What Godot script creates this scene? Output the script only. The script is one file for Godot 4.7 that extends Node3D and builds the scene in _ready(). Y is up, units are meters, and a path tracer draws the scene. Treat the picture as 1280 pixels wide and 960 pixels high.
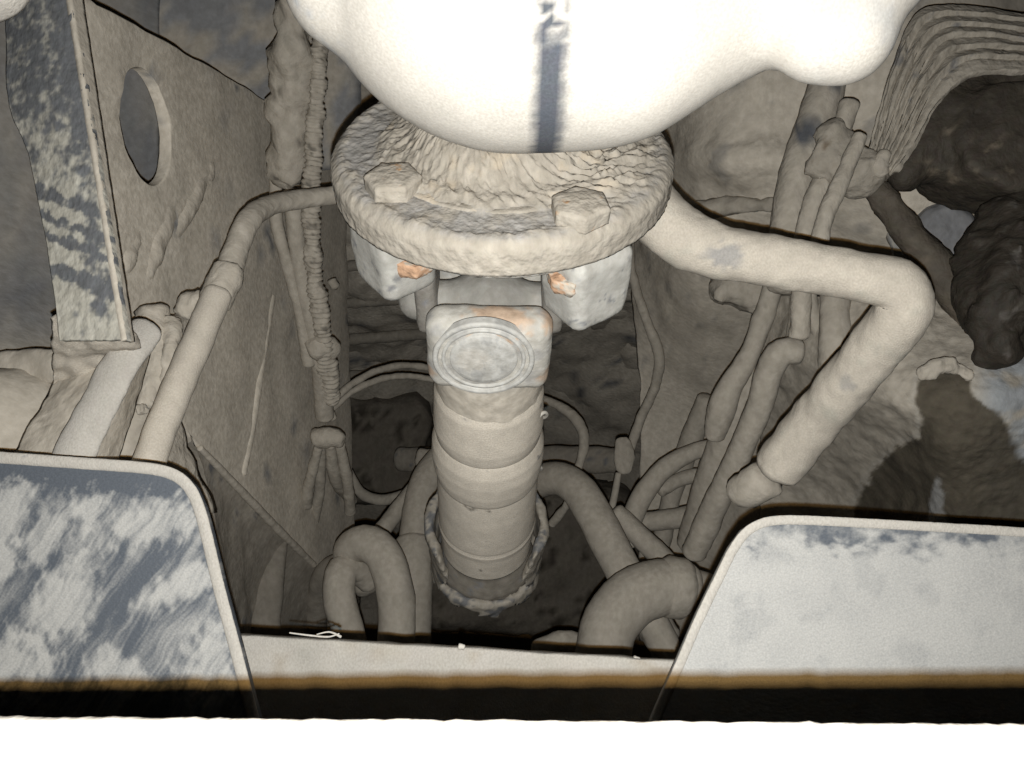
extends Node3D
# Flash photograph of the dust-caked underside of a lorry: gearbox output flange, universal joint and propeller shaft
# between the frame rails.  Measurements were taken as (pixel, pixel, metres away) and turned into real places by cam().

const F := 1005.0                      # focal length in pixels of the 1280 x 960 photograph
var eye := Vector3(0, 0.62, 0)
var cb := Basis(Vector3.RIGHT, deg_to_rad(45.0))
var org := Vector3.ZERO                # base of the thing being built
var used := {}
var nz := FastNoiseLite.new()          # coarse lumps
var nf := FastNoiseLite.new()          # fine lumps
var nr := FastNoiseLite.new()          # ridged
var A := Vector3(0, -0.7071, -0.7071)  # shaft direction (camera axes)
var B := Vector3(0, -0.7071, 0.7071)
var XX := Vector3(1, 0, 0)

const DUST := Color(0.450, 0.407, 0.347)
const PALE := Color(0.50, 0.47, 0.425)
const SOIL := Color(0.30, 0.27, 0.23)
const PAINT := Color(0.062, 0.075, 0.100)
const GREY := Color(0.17, 0.17, 0.175)
const OIL := Color(0.060, 0.051, 0.041)
const RUST := Color(0.52, 0.27, 0.13)
var M := {}

# ------------------------------------------------------------------ helpers
func cam(px: float, py: float, d: float) -> Vector3:
	return Vector3((px - 640.0) / F * d, (480.0 - py) / F * d, -d)
func world(v: Vector3) -> Vector3:
	return eye + cb * v
func numbered(called: String) -> String:
	used[called] = used.get(called, 0) + 1
	return called if used[called] == 1 else "%s_%03d" % [called, used[called] - 1]

func thing(called: String, label: String, category: String, at: Vector3, group := "") -> Node3D:
	var o := Node3D.new()
	o.name = numbered(called)
	add_child(o, true)
	o.position = world(at)
	org = o.position
	o.set_meta("label", label)
	o.set_meta("category", category)
	if group != "":
		o.set_meta("group", group)
	return o

# commit a raw surface {v, i, uv} given in camera axes as ONE mesh
func part(called: String, raw: Dictionary, mat: Material, parent: Node3D, paint = null, bumps := []) -> MeshInstance3D:
	var v: PackedVector3Array = raw.v
	var idx: PackedInt32Array = raw.i
	var n := normals(v, idx)
	var s := 0.0
	if raw.get("closed", true):
		for k in range(0, idx.size(), 3):
			s += v[idx[k]].dot(v[idx[k + 1]].cross(v[idx[k + 2]]))
	else:
		for k in v.size():
			s -= n[k].dot(v[k].normalized())
	if s < 0.0:      # turn it inside out
		for k in range(0, idx.size(), 3):
			var t := idx[k]
			idx[k] = idx[k + 1]
			idx[k + 1] = t
		for k in n.size():
			n[k] = -n[k]
	for b in bumps:  # [noise, amplitude m, frequency per m, bias, stretch]
		var nn: FastNoiseLite = b[0]
		var amp: float = b[1] * (0.55 if b[0] == nf else 0.75)
		var fr: float = b[2]
		var bias: float = b[3] if b.size() > 3 else 0.0
		var st: Vector3 = b[4] if b.size() > 4 else Vector3.ONE
		for k in v.size():
			var p: Vector3 = v[k] * st * fr
			v[k] += n[k] * (amp * (nn.get_noise_3d(p.x, p.y, p.z) + bias))
	if bumps.size():
		n = normals(v, idx)
	var col := PackedColorArray()
	if paint != null:
		col.resize(v.size())
		for k in v.size():
			col[k] = paint.call(v[k], n[k])
	var c := PackedInt32Array()
	c.resize(idx.size())
	for k in range(0, idx.size(), 3):   # front faces run clockwise
		c[k] = idx[k]
		c[k + 1] = idx[k + 2]
		c[k + 2] = idx[k + 1]
	var wv := PackedVector3Array()
	wv.resize(v.size())
	var wn := PackedVector3Array()
	wn.resize(v.size())
	for k in v.size():
		wv[k] = eye + cb * v[k] - org
		wn[k] = cb * n[k]
	var arr := []
	arr.resize(Mesh.ARRAY_MAX)
	arr[Mesh.ARRAY_VERTEX] = wv
	arr[Mesh.ARRAY_NORMAL] = wn
	arr[Mesh.ARRAY_INDEX] = c
	if raw.has("uv"):
		arr[Mesh.ARRAY_TEX_UV] = raw.uv
	if col.size():
		arr[Mesh.ARRAY_COLOR] = col
	var m := ArrayMesh.new()
	m.add_surface_from_arrays(Mesh.PRIMITIVE_TRIANGLES, arr)
	m.surface_set_material(0, mat)
	var o := MeshInstance3D.new()
	o.name = called
	o.mesh = m
	parent.add_child(o, true)
	return o

func normals(v: PackedVector3Array, idx: PackedInt32Array) -> PackedVector3Array:
	var n := PackedVector3Array()
	n.resize(v.size())
	for k in range(0, idx.size(), 3):
		var a := idx[k]
		var b := idx[k + 1]
		var c := idx[k + 2]
		var x := (v[b] - v[a]).cross(v[c] - v[a])
		n[a] += x
		n[b] += x
		n[c] += x
	for k in n.size():
		n[k] = n[k].normalized()
	return n

func cr(a, b, c, d, t: float):
	return 0.5 * ((2.0 * b) + (c - a) * t + (2.0 * a - 5.0 * b + 4.0 * c - d) * t * t + (3.0 * b - a - 3.0 * c + d) * t * t * t)

# a tube along [px, py, d, radius in px]; o: seg, fine (step in radii), rings (corrugation pitch m, share), flat
func tube(pts: Array, o := {}) -> Dictionary:
	var q := []
	for p in pts:
		var c := cam(p[0], p[1], p[2])
		q.append(Vector4(c.x, c.y, c.z, p[3] / F * p[2]))
	return tube4(q, o)
func tube4(q: Array, o := {}) -> Dictionary:
	var seg: int = o.get("seg", 22)
	var fine: float = o.get("fine", 0.35)
	var line := []
	for k in q.size() - 1:
		var a: Vector4 = q[maxi(k - 1, 0)]
		var d: Vector4 = q[mini(k + 2, q.size() - 1)]
		var b: Vector4 = q[k]
		var c: Vector4 = q[k + 1]
		var length := Vector3(b.x - c.x, b.y - c.y, b.z - c.z).length()
		var steps := clampi(int(length / maxf(minf(b.w, c.w) * fine, o.get("least", 0.0012))), 2, 400)
		for s in steps:
			line.append(cr(a, b, c, d, float(s) / steps))
	line.append(q[q.size() - 1])
	var v := PackedVector3Array()
	var idx := PackedInt32Array()
	var up := Vector3(0.31, 0.55, 0.77)
	var walked := 0.0
	var pitch: float = o.get("pitch", 0.0)
	var flat: float = o.get("flat", 1.0)
	var rings := []
	for k in line.size():
		var l: Vector4 = line[k]
		var p := Vector3(l.x, l.y, l.z)
		var e: Vector4 = line[mini(k + 1, line.size() - 1)]
		var f: Vector4 = line[maxi(k - 1, 0)]
		var t := Vector3(e.x - f.x, e.y - f.y, e.z - f.z).normalized()
		if k > 0:
			walked += Vector3(l.x - f.x, l.y - f.y, l.z - f.z).length()
		up = (up - t * up.dot(t)).normalized()
		var r := maxf(l.w, 0.0002)
		if pitch > 0.0:
			r *= 1.0 + o.get("share", 0.12) * sin(walked / pitch * TAU)
		if k == 0 and not o.get("open", false):   # rounded ends
			rings.append([p - t * r * 0.42, r * 0.02, t, up])
			rings.append([p - t * r * 0.36, r * 0.55, t, up])
			rings.append([p - t * r * 0.2, r * 0.87, t, up])
		rings.append([p, r, t, up])
		if k == line.size() - 1 and not o.get("open", false):
			rings.append([p + t * r * 0.2, r * 0.87, t, up])
			rings.append([p + t * r * 0.36, r * 0.55, t, up])
			rings.append([p + t * r * 0.42, r * 0.02, t, up])
	for g in rings:
		var side: Vector3 = (g[2] as Vector3).cross(g[3])
		for s in seg:
			var a := TAU * s / seg
			var w: Vector3 = (g[3] as Vector3) * cos(a) + side * sin(a)
			if flat != 1.0:
				w.z *= flat
			v.append(g[0] + w * g[1])
	for k in rings.size() - 1:
		for s in seg:
			var a := k * seg + s
			var b := k * seg + (s + 1) % seg
			idx.append_array([a, b, a + seg, b, b + seg, a + seg])
	return {"v": v, "i": idx}

# a lathed body: profile [s along axis, radius], sides 6 makes it a hexagon
func lathe(profile: Array, o: Vector3, axis: Vector3, seg := 96, sides := 0, turn := 0.0, step := 0.002) -> Dictionary:
	var side := axis.cross(XX if absf(axis.x) < 0.9 else Vector3.UP).normalized()
	var up := side.cross(axis).normalized()
	var p := []
	for k in profile.size() - 1:
		var a := Vector2(profile[k][0], profile[k][1])
		var b := Vector2(profile[k + 1][0], profile[k + 1][1])
		var n := maxi(1, int(a.distance_to(b) / step))
		for s in n:
			p.append(a.lerp(b, float(s) / n))
	p.append(Vector2(profile[-1][0], profile[-1][1]))
	var v := PackedVector3Array()
	var idx := PackedInt32Array()
	for g in p:
		for s in seg:
			var a := TAU * s / seg
			var r: float = g.y
			if sides > 0:
				var w := TAU / sides
				r *= minf(1.0, cos(w / 2) / cos(fposmod(a, w) - w / 2) )
			v.append(o + axis * g.x + (up * cos(a + turn) + side * sin(a + turn)) * maxf(r, 0.00005))
	for k in p.size() - 1:
		for s in seg:
			var a := k * seg + s
			var b := k * seg + (s + 1) % seg
			idx.append_array([a, b, a + seg, b, b + seg, a + seg])
	return {"v": v, "i": idx}

# a sheet through a net of [px, py, d] control rows, with thickness
func sheet(rows: Array, thick := 0.004, step := 0.006) -> Dictionary:
	var g := []
	for r in rows:
		var l := []
		for p in r:
			l.append(cam(p[0], p[1], p[2]))
		g.append(l)
	return sheet3(g, thick, step)
func sheet3(g: Array, thick := 0.004, step := 0.006) -> Dictionary:
	var nr_ := g.size()
	var nc: int = g[0].size()
	var us := clampi(int((g[0][0] as Vector3).distance_to(g[0][nc - 1]) / step), nc * 2, 260)
	var vs := clampi(int((g[0][0] as Vector3).distance_to(g[nr_ - 1][0]) / step), nr_ * 2, 260)
	var v := PackedVector3Array()
	var uv := PackedVector2Array()
	var idx := PackedInt32Array()
	for b in vs + 1:
		var fv := float(b) / vs * (nr_ - 1)
		var kv := mini(int(fv), nr_ - 2)
		var row := []
		for c in nc:
			row.append(cr(g[maxi(kv - 1, 0)][c], g[kv][c], g[kv + 1][c], g[mini(kv + 2, nr_ - 1)][c], fv - kv) if nr_ > 2 else (g[0][c] as Vector3).lerp(g[1][c], fv))
		for a in us + 1:
			var fu := float(a) / us * (nc - 1)
			var ku := mini(int(fu), nc - 2)
			v.append(cr(row[maxi(ku - 1, 0)], row[ku], row[ku + 1], row[mini(ku + 2, nc - 1)], fu - ku) if nc > 2 else (row[0] as Vector3).lerp(row[1], fu))
			uv.append(Vector2(float(a) / us, float(b) / vs))
	var w := us + 1
	for b in vs:
		for a in us:
			var k := b * w + a
			idx.append_array([k, k + 1, k + w, k + 1, k + w + 1, k + w])
	if thick > 0.0:
		var n := normals(v, idx)
		var s := 0.0
		for k in v.size():
			s -= n[k].dot(v[k].normalized())
		var sg := 1.0 if s > 0.0 else -1.0
		var m := v.size()
		for k in m:
			v.append(v[k] - n[k] * sg * thick)
			uv.append(uv[k])
		for b in vs:
			for a in us:
				var k := m + b * w + a
				idx.append_array([k, k + w, k + 1, k + 1, k + w, k + w + 1])
		var ring := []
		for a in us:
			ring.append(a)
		for b in vs:
			ring.append(b * w + us)
		for a in us:
			ring.append(vs * w + us - a)
		for b in vs:
			ring.append((vs - b) * w)
		for k in ring.size():
			var a: int = ring[k]
			var b: int = ring[(k + 1) % ring.size()]
			idx.append_array([a, a + m, b, b, a + m, b + m])
	return {"v": v, "i": idx, "uv": uv, "closed": thick > 0.0}

func on_plane(px: float, py: float, at: Vector3, n: Vector3) -> Vector3:
	var ray := cam(px, py, 1.0)
	return ray * (at.dot(n) / ray.dot(n))

# a plate cut from an outline (pixels laid on a plane), with bevelled edge and holes
func slab(outline: Array, at: Vector3, nn: Vector3, thick: float, step := 0.008, holes := [], bevel := 0.0012) -> Dictionary:
	var n := nn.normalized()
	if n.dot(at) > 0:
		n = -n
	var u := (XX - n * n.x).normalized() if absf(n.x) < 0.9 else (Vector3(0, 0, 1) - n * n.z).normalized()
	var w := n.cross(u)
	var loops := []
	for src in [outline] + holes:
		var poly := PackedVector2Array()
		for k in src.size():
			var p := on_plane(src[k][0], src[k][1], at, n) - at
			var q := on_plane(src[(k + 1) % src.size()][0], src[(k + 1) % src.size()][1], at, n) - at
			var a := Vector2(p.dot(u), p.dot(w))
			var b := Vector2(q.dot(u), q.dot(w))
			var c := maxi(1, int(a.distance_to(b) / step))
			for s in c:
				poly.append(a.lerp(b, float(s) / c))
		if Geometry2D.is_polygon_clockwise(poly) != (loops.size() > 0):
			poly.reverse()
		loops.append(poly)
	var lo := Vector2(1e9, 1e9)
	var hi := -lo
	for p in loops[0]:
		lo = lo.min(p)
		hi = hi.max(p)
	var pts := PackedVector2Array()
	var inner := []          # the loops drawn in by the bevel
	for poly in loops:
		var l := PackedVector2Array()
		for k in poly.size():
			var t: Vector2 = (poly[(k + 1) % poly.size()] - poly[(k - 1 + poly.size()) % poly.size()]).normalized()
			l.append(poly[k] + Vector2(-t.y, t.x) * bevel)
		inner.append(l)
		pts.append_array(l)
	var rng := RandomNumberGenerator.new()
	rng.seed = 7
	var y := lo.y + step
	while y < hi.y:
		var x := lo.x + step
		while x < hi.x:
			var p := Vector2(x + rng.randf_range(-0.2, 0.2) * step, y + rng.randf_range(-0.2, 0.2) * step)
			x += step
			var good := Geometry2D.is_point_in_polygon(p, inner[0])
			for k in range(1, inner.size()):
				good = good and not Geometry2D.is_point_in_polygon(p, inner[k])
			if good:
				for l in inner:
					for e in l:
						if p.distance_squared_to(e) < step * step * 0.3:
							good = false
			if good:
				pts.append(p)
		y += step
	var tri := Geometry2D.triangulate_delaunay(pts)
	var v := PackedVector3Array()
	var uv := PackedVector2Array()
	for p in pts:
		v.append(at + u * p.x + w * p.y)
		uv.append((p - lo) / (hi - lo))
	var idx := PackedInt32Array()
	var m := v.size()
	for p in pts:
		v.append(at + u * p.x + w * p.y - n * thick)
		uv.append((p - lo) / (hi - lo))
	for k in range(0, tri.size(), 3):
		var c := (pts[tri[k]] + pts[tri[k + 1]] + pts[tri[k + 2]]) / 3.0
		var good := Geometry2D.is_point_in_polygon(c, inner[0])
		for h in range(1, inner.size()):
			good = good and not Geometry2D.is_point_in_polygon(c, inner[h])
		if good:
			var a := tri[k]
			var b := tri[k + 1]
			var d := tri[k + 2]
			if (pts[b] - pts[a]).cross(pts[d] - pts[a]) < 0:
				var t := b
				b = d
				d = t
			idx.append_array([a, b, d, a + m, d + m, b + m])
	var first := 0
	for k in loops.size():
		var poly: PackedVector2Array = loops[k]
		var c := poly.size()
		var base := v.size()
		for ring in [bevel, thick - bevel]:
			for p in poly:
				v.append(at + u * p.x + w * p.y - n * ring)
				uv.append((p - lo) / (hi - lo))
		for s in c:
			var t := (s + 1) % c
			for pair in [[first, base], [base, base + c], [base + c, first + m]]:
				idx.append_array([pair[0] + s, pair[1] + s, pair[0] + t, pair[0] + t, pair[1] + s, pair[1] + t])
		first += c
	return {"v": v, "i": idx, "uv": uv}

# ------------------------------------------------------------------ solid castings by surface nets
static func smin(a: float, b: float, k: float) -> float:
	var h := maxf(k - absf(a - b), 0.0) / k
	return minf(a, b) - h * h * k * 0.25
static func cap(p: Vector3, a: Vector3, b: Vector3, ra: float, rb: float) -> float:
	var ba := b - a
	var h := clampf((p - a).dot(ba) / ba.length_squared(), 0.0, 1.0)
	return p.distance_to(a + ba * h) - lerpf(ra, rb, h)
static func ell(p: Vector3, c: Vector3, r: Vector3) -> float:
	var q := (p - c) / r
	var k := q.length()
	return (k - 1.0) * k / maxf((q / r).length(), 1e-6)
static func boxy(p: Vector3, c: Vector3, x: Vector3, y: Vector3, z: Vector3, h: Vector3, r: float) -> float:
	var q := p - c
	var d := Vector3(absf(q.dot(x)), absf(q.dot(y)), absf(q.dot(z))) - h + Vector3(r, r, r)
	return Vector3(maxf(d.x, 0), maxf(d.y, 0), maxf(d.z, 0)).length() + minf(maxf(d.x, maxf(d.y, d.z)), 0.0) - r
static func cyl(p: Vector3, c: Vector3, axis: Vector3, half: float, rad: float, r: float) -> float:
	var q := p - c
	var s := q.dot(axis)
	var d := Vector2((q - axis * s).length() - rad + r, absf(s) - half + r)
	return Vector2(maxf(d.x, 0), maxf(d.y, 0)).length() + minf(maxf(d.x, d.y), 0.0) - r

func nets(lo: Vector3, hi: Vector3, h: float, f: Callable) -> Dictionary:
	var nx := int((hi.x - lo.x) / h) / 4 * 4 + 5
	var ny := int((hi.y - lo.y) / h) / 4 * 4 + 5
	var nzz := int((hi.z - lo.z) / h) / 4 * 4 + 5
	var val := PackedFloat32Array()
	val.resize(nx * ny * nzz)
	val.fill(1e9)
	var blocks := []
	var reach := h * 4.0 * 0.87 * 1.35 + h
	for bz in range(0, nzz - 1, 4):
		for by in range(0, ny - 1, 4):
			for bx in range(0, nx - 1, 4):
				if absf(f.call(lo + Vector3(bx + 2, by + 2, bz + 2) * h)) < reach:
					blocks.append(Vector3i(bx, by, bz))
					for z in range(bz, bz + 5):
						for y in range(by, by + 5):
							for x in range(bx, bx + 5):
								var k := (z * ny + y) * nx + x
								if val[k] > 1e8:
									val[k] = f.call(lo + Vector3(x, y, z) * h)
	var v := PackedVector3Array()
	var at := {}
	var offs := [0, 1, nx, nx + 1, nx * ny, nx * ny + 1, nx * ny + nx, nx * ny + nx + 1]
	var corner := [Vector3(0, 0, 0), Vector3(1, 0, 0), Vector3(0, 1, 0), Vector3(1, 1, 0), Vector3(0, 0, 1), Vector3(1, 0, 1), Vector3(0, 1, 1), Vector3(1, 1, 1)]
	var edges := [[0, 1], [2, 3], [4, 5], [6, 7], [0, 2], [1, 3], [4, 6], [5, 7], [0, 4], [1, 5], [2, 6], [3, 7]]
	var cells := []
	for b in blocks:
		for z in range(b.z, b.z + 4):
			for y in range(b.y, b.y + 4):
				for x in range(b.x, b.x + 4):
					var k: int = (z * ny + y) * nx + x
					var inside := 0
					for o in offs:
						if val[k + o] < 0.0:
							inside += 1
					if inside == 0 or inside == 8:
						continue
					var sum := Vector3.ZERO
					var c := 0
					for e in edges:
						var va := val[k + offs[e[0]]]
						var vb := val[k + offs[e[1]]]
						if (va < 0.0) != (vb < 0.0):
							sum += (corner[e[0]] as Vector3).lerp(corner[e[1]], va / (va - vb))
							c += 1
					at[k] = v.size()
					cells.append(k)
					v.append(lo + (Vector3(x, y, z) + sum / c) * h)
	var idx := PackedInt32Array()
	var sx := 1
	var sy := nx
	var sz := nx * ny
	for k in cells:
		for e in [[sx, sy, sz], [sy, sz, sx], [sz, sx, sy]]:
			var va := val[k]
			var vb: float = val[k + e[0]]
			if (va < 0.0) == (vb < 0.0):
				continue
			var q0 = at.get(k)
			var q1 = at.get(k - e[1])
			var q2 = at.get(k - e[1] - e[2])
			var q3 = at.get(k - e[2])
			if q1 == null or q2 == null or q3 == null:
				continue
			if va < 0.0:
				idx.append_array([q0, q1, q2, q0, q2, q3])
			else:
				idx.append_array([q0, q2, q1, q0, q3, q2])
	return {"v": v, "i": idx}

# ------------------------------------------------------------------ surfaces
func noise_tex(size: int, freq: float, octaves: int, lo: Color, hi: Color, seed_: int, kind := FastNoiseLite.TYPE_SIMPLEX_SMOOTH, mid := 0.5) -> ImageTexture:
	var n := FastNoiseLite.new()
	n.seed = seed_
	n.noise_type = kind
	n.frequency = freq
	n.fractal_octaves = octaves
	n.fractal_gain = 0.6
	var im := n.get_seamless_image(size, size, false, false, 0.12)
	im.convert(Image.FORMAT_L8)
	var src := im.get_data()
	var lut := []
	for k in 256:
		var t := k / 255.0
		t = smoothstep(mid - 0.42, mid + 0.42, t)
		lut.append(lo.lerp(hi, t))
	var out := PackedByteArray()
	out.resize(size * size * 3)
	for k in size * size:
		var c: Color = lut[src[k]]
		out[k * 3] = int(c.r * 255.0)
		out[k * 3 + 1] = int(c.g * 255.0)
		out[k * 3 + 2] = int(c.b * 255.0)
	return ImageTexture.create_from_image(Image.create_from_data(size, size, false, Image.FORMAT_RGB8, out))

func surface(rough: float, grain: Texture2D, relief: Texture2D, deep: float, scale: float, vertex := true) -> StandardMaterial3D:
	var m := StandardMaterial3D.new()
	m.vertex_color_use_as_albedo = vertex
	m.albedo_texture = grain
	m.roughness = rough
	m.metallic_specular = 0.3
	m.uv1_triplanar = true
	m.uv1_world_triplanar = true
	m.uv1_scale = Vector3.ONE * scale
	if relief:
		m.heightmap_enabled = true
		m.heightmap_texture = relief
		m.heightmap_scale = deep
	return m

func materials() -> void:
	var grain := noise_tex(512, 0.035, 6, Color(0.87, 0.865, 0.855), Color(1, 1, 1), 3)
	var speck := noise_tex(512, 0.16, 3, Color(0.88, 0.875, 0.87), Color(1, 1, 1), 9)
	var bump := noise_tex(512, 0.05, 6, Color.BLACK, Color.WHITE, 5)
	var sand := noise_tex(512, 0.22, 3, Color.BLACK, Color.WHITE, 15)
	M.dust = surface(0.96, grain, bump, 0.03, 6.0)
	M.sand = surface(0.97, speck, sand, 0.018, 7.3)
	M.crust = surface(0.97, grain, bump, 0.07, 5.1)
	M.paint = surface(0.9, speck, sand, 0.006, 6.9)
	M.metal = surface(0.62, grain, bump, 0.012, 6.7)
	M.oil = surface(0.68, grain, bump, 0.08, 5.7)
	M.rubber = surface(0.9, grain, bump, 0.02, 6.3)

func tint(c: Color, k: float) -> Color:
	return Color(c.r * k, c.g * k, c.b * k)

# the dirt on a surface: a base with soft mottling, and patches of a second colour where the noise runs high
func dirt(base: Color, second := SOIL, from := 0.55, freq := 30.0, mottle := 0.16, seed_ := 0.0) -> Callable:
	return func(p: Vector3, _n: Vector3) -> Color:
		var a := nz.get_noise_3d(p.x * freq + seed_, p.y * freq, p.z * freq)
		var b := nf.get_noise_3d(p.x * freq * 3.0, p.y * freq * 3.0 + seed_, p.z * freq * 3.0)
		var c := base * (1.0 + mottle * (a + b * 0.7))
		return c.lerp(second, smoothstep(from - 0.10, from + 0.14, a * 0.75 + b * 0.45))

func spot(p: Vector3, c: Vector3, r: float) -> float:
	var d := p.distance_to(c) / r
	return 1.0 - smoothstep(0.55, 1.0, d + 0.55 * nf.get_noise_3d(p.x * 130, p.y * 130, p.z * 130))

# ------------------------------------------------------------------ the scene
func _ready() -> void:
	var c3 := Camera3D.new()
	c3.name = "camera"
	c3.transform = Transform3D(cb, eye)
	c3.fov = rad_to_deg(2.0 * atan(480.0 / F))
	c3.near = 0.01
	c3.far = 30.0
	add_child(c3)
	c3.current = true
	var env := Environment.new()
	env.background_mode = Environment.BG_COLOR
	env.background_color = Color(0.02, 0.018, 0.016)
	env.tonemap_mode = Environment.TONE_MAPPER_LINEAR
	env.tonemap_exposure = 1.08
	env.sdfgi_enabled = true
	env.ssao_enabled = true
	env.ssil_enabled = true
	var we := WorldEnvironment.new()
	we.name = "environment"
	we.environment = env
	add_child(we)
	# the two diodes of the hand-held flash, just under the lens
	for l in [[-0.0128, Color(0.875, 0.94, 0.985), 0.370, "flash_cool"], [-0.0096, Color(1.0, 0.81, 0.52), 0.128, "flash_warm"]]:
		var a := AreaLight3D.new()
		a.name = l[3]
		a.light_color = l[1]
		a.light_energy = l[2]
		a.area_size = Vector2(0.0025, 0.0025)
		a.area_range = 8.0
		a.area_attenuation = 2.0
		a.shadow_enabled = true
		a.transform = Transform3D(cb, world(Vector3(0, l[0], 0.0)))
		add_child(a)

	nz.seed = 11
	nz.frequency = 1.0
	nz.fractal_octaves = 4
	nf.seed = 23
	nf.frequency = 1.0
	nf.fractal_octaves = 3
	nr.seed = 31
	nr.frequency = 1.0
	nr.fractal_type = FastNoiseLite.FRACTAL_RIDGED
	nr.fractal_octaves = 3
	materials()

	background()
	left_side()
	right_side()
	deep_pipes()
	cross_members()
	shaft_and_joint()
	flange()
	housing()

func background() -> void:
	var t := thing("cab_floor", "dim dust-grey floor panel of the cab closing the far end behind the shaft", "floor panel", cam(640, 300, 1.4))
	part("panel", sheet([
		[[150, -160, 0.95], [400, -160, 1.0], [640, -160, 1.05], [900, -160, 1.0], [1200, -160, 0.95]],
		[[150, 120, 1.05], [400, 120, 1.1], [640, 120, 1.1], [900, 120, 1.0], [1200, 120, 1.0]],
		[[150, 300, 1.2], [400, 320, 1.2], [640, 330, 1.2], [880, 320, 1.12], [1200, 300, 1.1]],
		[[200, 470, 1.5], [420, 470, 1.5], [640, 470, 1.55], [860, 470, 1.35], [1150, 470, 1.2]],
		[[220, 700, 1.9], [420, 700, 1.9], [640, 700, 1.9], [860, 700, 1.7], [1150, 700, 1.5]],
		[[220, 1000, 2.0], [420, 1000, 2.0], [640, 1000, 2.0], [860, 1000, 1.9], [1150, 1000, 1.7]]], 0.01, 0.012),
		M.crust, t, dirt(tint(DUST, 0.95), tint(GREY, 0.8), 0.35, 9.0, 0.25), [[nz, 0.035, 7.0], [nr, 0.010, 14.0], [nf, 0.003, 60.0]])
	for k in 4:
		var y := 330.0 + k * 46.0
		var d := 1.2 + k * 0.08
		part("rib", tube([[395, y + 6, d, 7.0], [470, y, d, 7.0], [560, y - 6, d, 7.0]]), M.dust, t, dirt(tint(SOIL, 0.9)), [[nz, 0.003, 40.0]])

func cross_members() -> void:
	# the beam the plates stand on
	var t := thing("cross_beam", "pale sandy steel cross beam between the two rounded plates", "beam", cam(570, 960, 0.45))
	var edge := []
	for k in 40:
		var x := -120.0 + k * 40.0
		edge.append([x, 794.0 + (x - 310.0) * 0.058 + nf.get_noise_1d(k * 3.7) * 2.5])
	var beam := [[1440, 1060], [-120, 1060]]
	var raw := slab(edge + beam, cam(570, 810, 0.45), Vector3(-0.08, 0.25, 1.0), 0.012, 0.007)
	part("web", raw, M.sand, t, dirt(tint(PALE, 0.74), tint(DUST, 0.74), 0.3, 40.0, 0.14), [[nf, 0.0012, 240.0], [nz, 0.001, 60.0]])
	# straw and crumbs lying on its edge
	var s := thing("straw", "thin dry straw lying on the cross beam by the left plate", "straw", cam(400, 793, 0.45))
	part("stalk", tube([[362, 791, 0.444, 0.9], [385, 794, 0.443, 1.2], [410, 796, 0.443, 1.2], [424, 792, 0.445, 0.7]], {"seg": 8, "least": 0.0006}), M.sand, s, dirt(PALE))
	part("stalk", tube([[396, 793, 0.445, 0.8], [412, 790, 0.446, 1.1], [426, 796, 0.444, 1.8]], {"seg": 8, "least": 0.0006}), M.sand, s, dirt(PALE))
	for c in [[577, 808, 4.0, "round pale crumb of dirt on the cross beam below the shaft"], [796, 824, 4.5, "pale crumb of dirt on the cross beam by the right plate"]]:
		var m := thing("dirt_crumb", c[3], "crumb", cam(c[0], c[1], 0.446), "crumbs on the cross beam")
		part("crumb", tube([[c[0] - 3, c[1], 0.446, c[2]], [c[0] + 3, c[1] + 1, 0.446, c[2] * 0.8]], {"seg": 10}), M.sand, m, dirt(PALE), [[nf, 0.0008, 500.0]])

	# plates with rounded corners
	var l := thing("rounded_plate", "rounded steel plate smeared with blue-grey streaks at lower left", "plate", cam(130, 960, 0.42), "rounded plates on the cross beam")
	var lo := [[-140, 557], [0, 566], [100, 573], [170, 578], [205, 583], [228, 593], [244, 610], [255, 635], [264, 668], [280, 735], [300, 810], [322, 895], [345, 985], [-140, 985]]
	var ln := Vector3(0.05, 0.12, 1.0)
	var lm := StandardMaterial3D.new()
	lm.albedo_texture = plate_tex(lo, false)
	lm.roughness = 0.6
	lm.metallic_specular = 0.35
	lm.heightmap_enabled = true
	lm.heightmap_texture = noise_tex(512, 0.12, 4, Color.BLACK, Color.WHITE, 21)
	lm.heightmap_scale = 0.012
	part("panel", slab(lo, cam(150, 740, 0.42), ln, 0.008, 0.009), lm, l)
	rim(lo.slice(0, lo.size() - 1), cam(150, 740, 0.42), ln, l, 7.5)

	var r := thing("rounded_plate", "rounded steel plate evenly coated in pale dust at lower right", "plate", cam(1090, 960, 0.41), "rounded plates on the cross beam")
	var ro := [[1420, 673], [1280, 661], [1180, 655], [1090, 650], [1010, 646], [972, 646], [948, 651], [928, 664], [912, 686], [898, 714], [870, 772], [846, 828], [818, 892], [780, 985], [1420, 985]]
	var rn := Vector3(-0.05, 0.12, 1.0)
	var rm: StandardMaterial3D = lm.duplicate()
	rm.albedo_texture = plate_tex(ro, true)
	rm.roughness = 0.75
	part("panel", slab(ro, cam(1090, 790, 0.41), rn, 0.008, 0.009), rm, r)
	rim(ro.slice(0, ro.size() - 1), cam(1090, 790, 0.41), rn, r, 6.0)

	# the nearest member, under the lens
	var nb := thing("chassis_beam", "white overexposed beam edge crossing the very bottom of the view", "beam", cam(640, 1300, 0.17))
	var a := cam(0, 899, 0.163)
	var b := cam(1280, 910, 0.127)
	var c := cam(640, 1150, 0.142)
	var n := (b - a).cross(c - a).normalized()
	var top := []
	for k in 121:
		var x := -260.0 + k * 15.0
		top.append([x, 902.0 + (x / 1280.0) * 11.5 + nf.get_noise_1d(k * 1.9) * 2.4])
	part("flange", slab(top + [[1540, 1300], [-260, 1300]], a, n, 0.0035, 0.0045, [], 0.0007), M.rubber, nb, dirt(PALE, DUST, 0.5, 60.0, 0.12), [[nf, 0.0004, 500.0]])

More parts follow.
